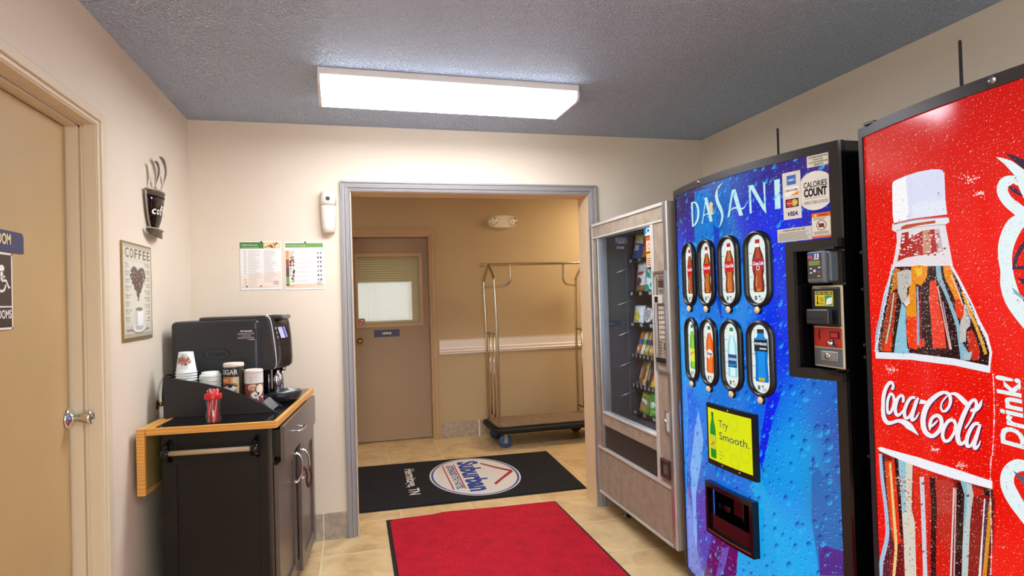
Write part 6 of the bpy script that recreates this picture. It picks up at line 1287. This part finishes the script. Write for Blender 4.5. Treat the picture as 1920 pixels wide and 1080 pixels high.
b.faces.new(RR[0]); b.faces.new(RR[-1]); hd = obj('brewing_head', b, 'machine', km)
b = B(); lv2 = LV[1:]; V = [[b.verts.new((p[0]+.0025, p[1]-.001, z+(.003 if z > .42 else 0))) for p in plan(xe, xr, .001)[3:8]] for z, xe, xr in lv2]
for a, c in zip(V, V[1:]):
    for k in range(4): b.faces.new((a[k], a[k+1], c[k+1], c[k])).smooth = True
bmesh.ops.solidify(b, geom=b.faces[:], thickness=.004); obj('control_face', b, 'machine2', hd)
b = B(); tube(b, catmull([(xe+.0045, .0285, z) for z, xe, xr in lv2]+[(.440, .06, .436), (.468, .12, .436)], 4), .0030, 8); obj('face_edge', b, 'silverpaint', hd)
def _face(u, v, o):
    xe, xr = .46, .511
    for (z0, a0, c0), (z1, a1, c1) in zip(LV, LV[1:]):
        if z0 <= v <= z1: t = (v-z0)/(z1-z0); xe = a0+(a1-a0)*t; xr = c0+(c1-c0)*t
    P_ = plan(xe, xr, .001)[3:6]; L0 = .055; 
    if u < L0: a, c, t = P_[0], P_[1], u/L0
    else: a, c, t = P_[1], P_[2], (u-L0)/L0
    return (a[0]+(c[0]-a[0])*t+.0045+o, a[1]+(c[1]-a[1])*t-.003-o, v)
A = Art(_face, strip=.055, step=.0004)
A.poly([(.036, .374), (.066, .374), (.082, .318), (.052, .318)], '#b4b2de', 2); A.poly([(.072, .374), (.086, .374), (.100, .322), (.088, .318)], '#7c80c0', 2); A.poly([(.030, .380), (.092, .380), (.106, .312), (.046, .312)], '#15161a', 1)
for k in range(3): A.ring(.022+.003*k, .368-.022*k, .007, .006, .002, '#b8b2ae', 1, 14)
A.rect(.0, .108, .284, .2855, '#15120f', 1); A.build('display', 'printgloss', hd)
A = Art(lambda u, v, o: (u, -.0006-o, v)); A.rect(.295, .385, .315, .372, '#2e2d33', 1); A.text('We Guarantee', .340, .358, .008, '#e8e8ea', 2, w=.055, align='c', bold=.03); A.lines(.300, .380, .343, .354, 2, '#a8a8ac', 2, .4, .1); A.text('customer service', .340, .337, .004, '#d8d8da', 2, w=.04, align='c', bold=.02); A.lines(.300, .380, .324, .334, 2, '#a8a8ac', 2, .4, .1); A.rect(.345, .352, .317, .322, '#c03030', 2); A.rect(.354, .380, .318, .321, '#d0d0d4', 2); A.build('side_sticker', 'printgloss', km)
A = Art(lambda u, v, o: (u, -.0006-o, v))
A.ring(.205, .255, .062, .030, .004, '#131316', 1, 40); A.text('FLAVIA', .205, .247, .018, '#131316', 1, w=.078, align='c', bold=.02); A.build('embossed_logo', 'printgloss', km)
b = B()
for (x, y, r) in ((.415, .06, .014), (.455, .085, .017), (.455, .175, .017)): lathe(b, [(r, .035), (r, .175)], (x, y, 0), seg=18)
obj('spout_column', b, 'chrome', km)
bx('column_back', 'blackgloss', km, .385, .425, .045, .215, .018, .180)
b = B(); lathe(b, [(.010, .150), (.014, .172)], (.482, .13, 0), seg=16); obj('nozzle', b, 'chrome', km)
b = B(); pts = [(.38, .03), (.38, .23)]+[(.47+.095*cos(t), .13+.108*sin(t)) for t in [pi/2-pi*k/16 for k in range(17)]]
cx_, cy_ = .46, .13; lv = [(0.0, .80), (.012, .93), (.030, 1.0), (.046, 1.0)]
R3 = [[b.verts.new((cx_+(p[0]-cx_)*s, cy_+(p[1]-cy_)*s, z)) for p in pts] for z, s in lv]; n = len(pts)
for a, c in zip(R3, R3[1:]):
    for k in range(n): b.faces.new((a[k], a[(k+1) % n], c[(k+1) % n], c[k]))
b.faces.new(R3[0]); b.faces.new(R3[-1]); dt_ = obj('drip_tray', b, 'machine', km)
b = B()
for k in range(9): hw = .085*sqrt(max(.05, 1-((k-4)/5)**2)); tube(b, [(.47-.045+.0, .13+(k-4)*.019, .048), (.47+hw, .13+(k-4)*.019, .048)], .0028, 6)
obj('drip_grill', b, 'steel', dt_)
for (x, y) in ((.04, .03), (.36, .03), (.04, .21), (.36, .21)): b = B(); lathe(b, [(.014, 0), (.015, .02)], (x, y, 0), seg=12); obj('foot', b, 'rubber', km)
# water valve on the wall behind the organizer, with its black hose
wv = thing('water_valve', 'small brass water valve on the wall behind the organizer', 'valve', (XL, 3.12, .945))
b = B(); lathe(b, [(.024, 0), (.024, .004), (.010, .006), (.010, .030), (.016, .034), (.019, .042), (.014, .052), (.001, .054)], (0, 0, 0), axis=0, seg=20); obj('valve_body', b, 'brass', wv)
b = B(); tube(b, catmull([(.024, 0, .010), (.022, .01, .05), (.020, .05, .11), (.02, .12, .12), (.03, .2, .10)], 6), .004, 8); obj('hose', b, 'rubber', wv)

# ---- unseen ceiling light added behind the photographer's position to even the light
l2 = thing('ceiling_light', 'added unseen long white ceiling light at the window end, evening out the room light', 'ceiling light', (.75, .25, ZC), R_(1.2))
for c in li.children: q = c.copy(); COL.objects.link(q); q.parent = l2
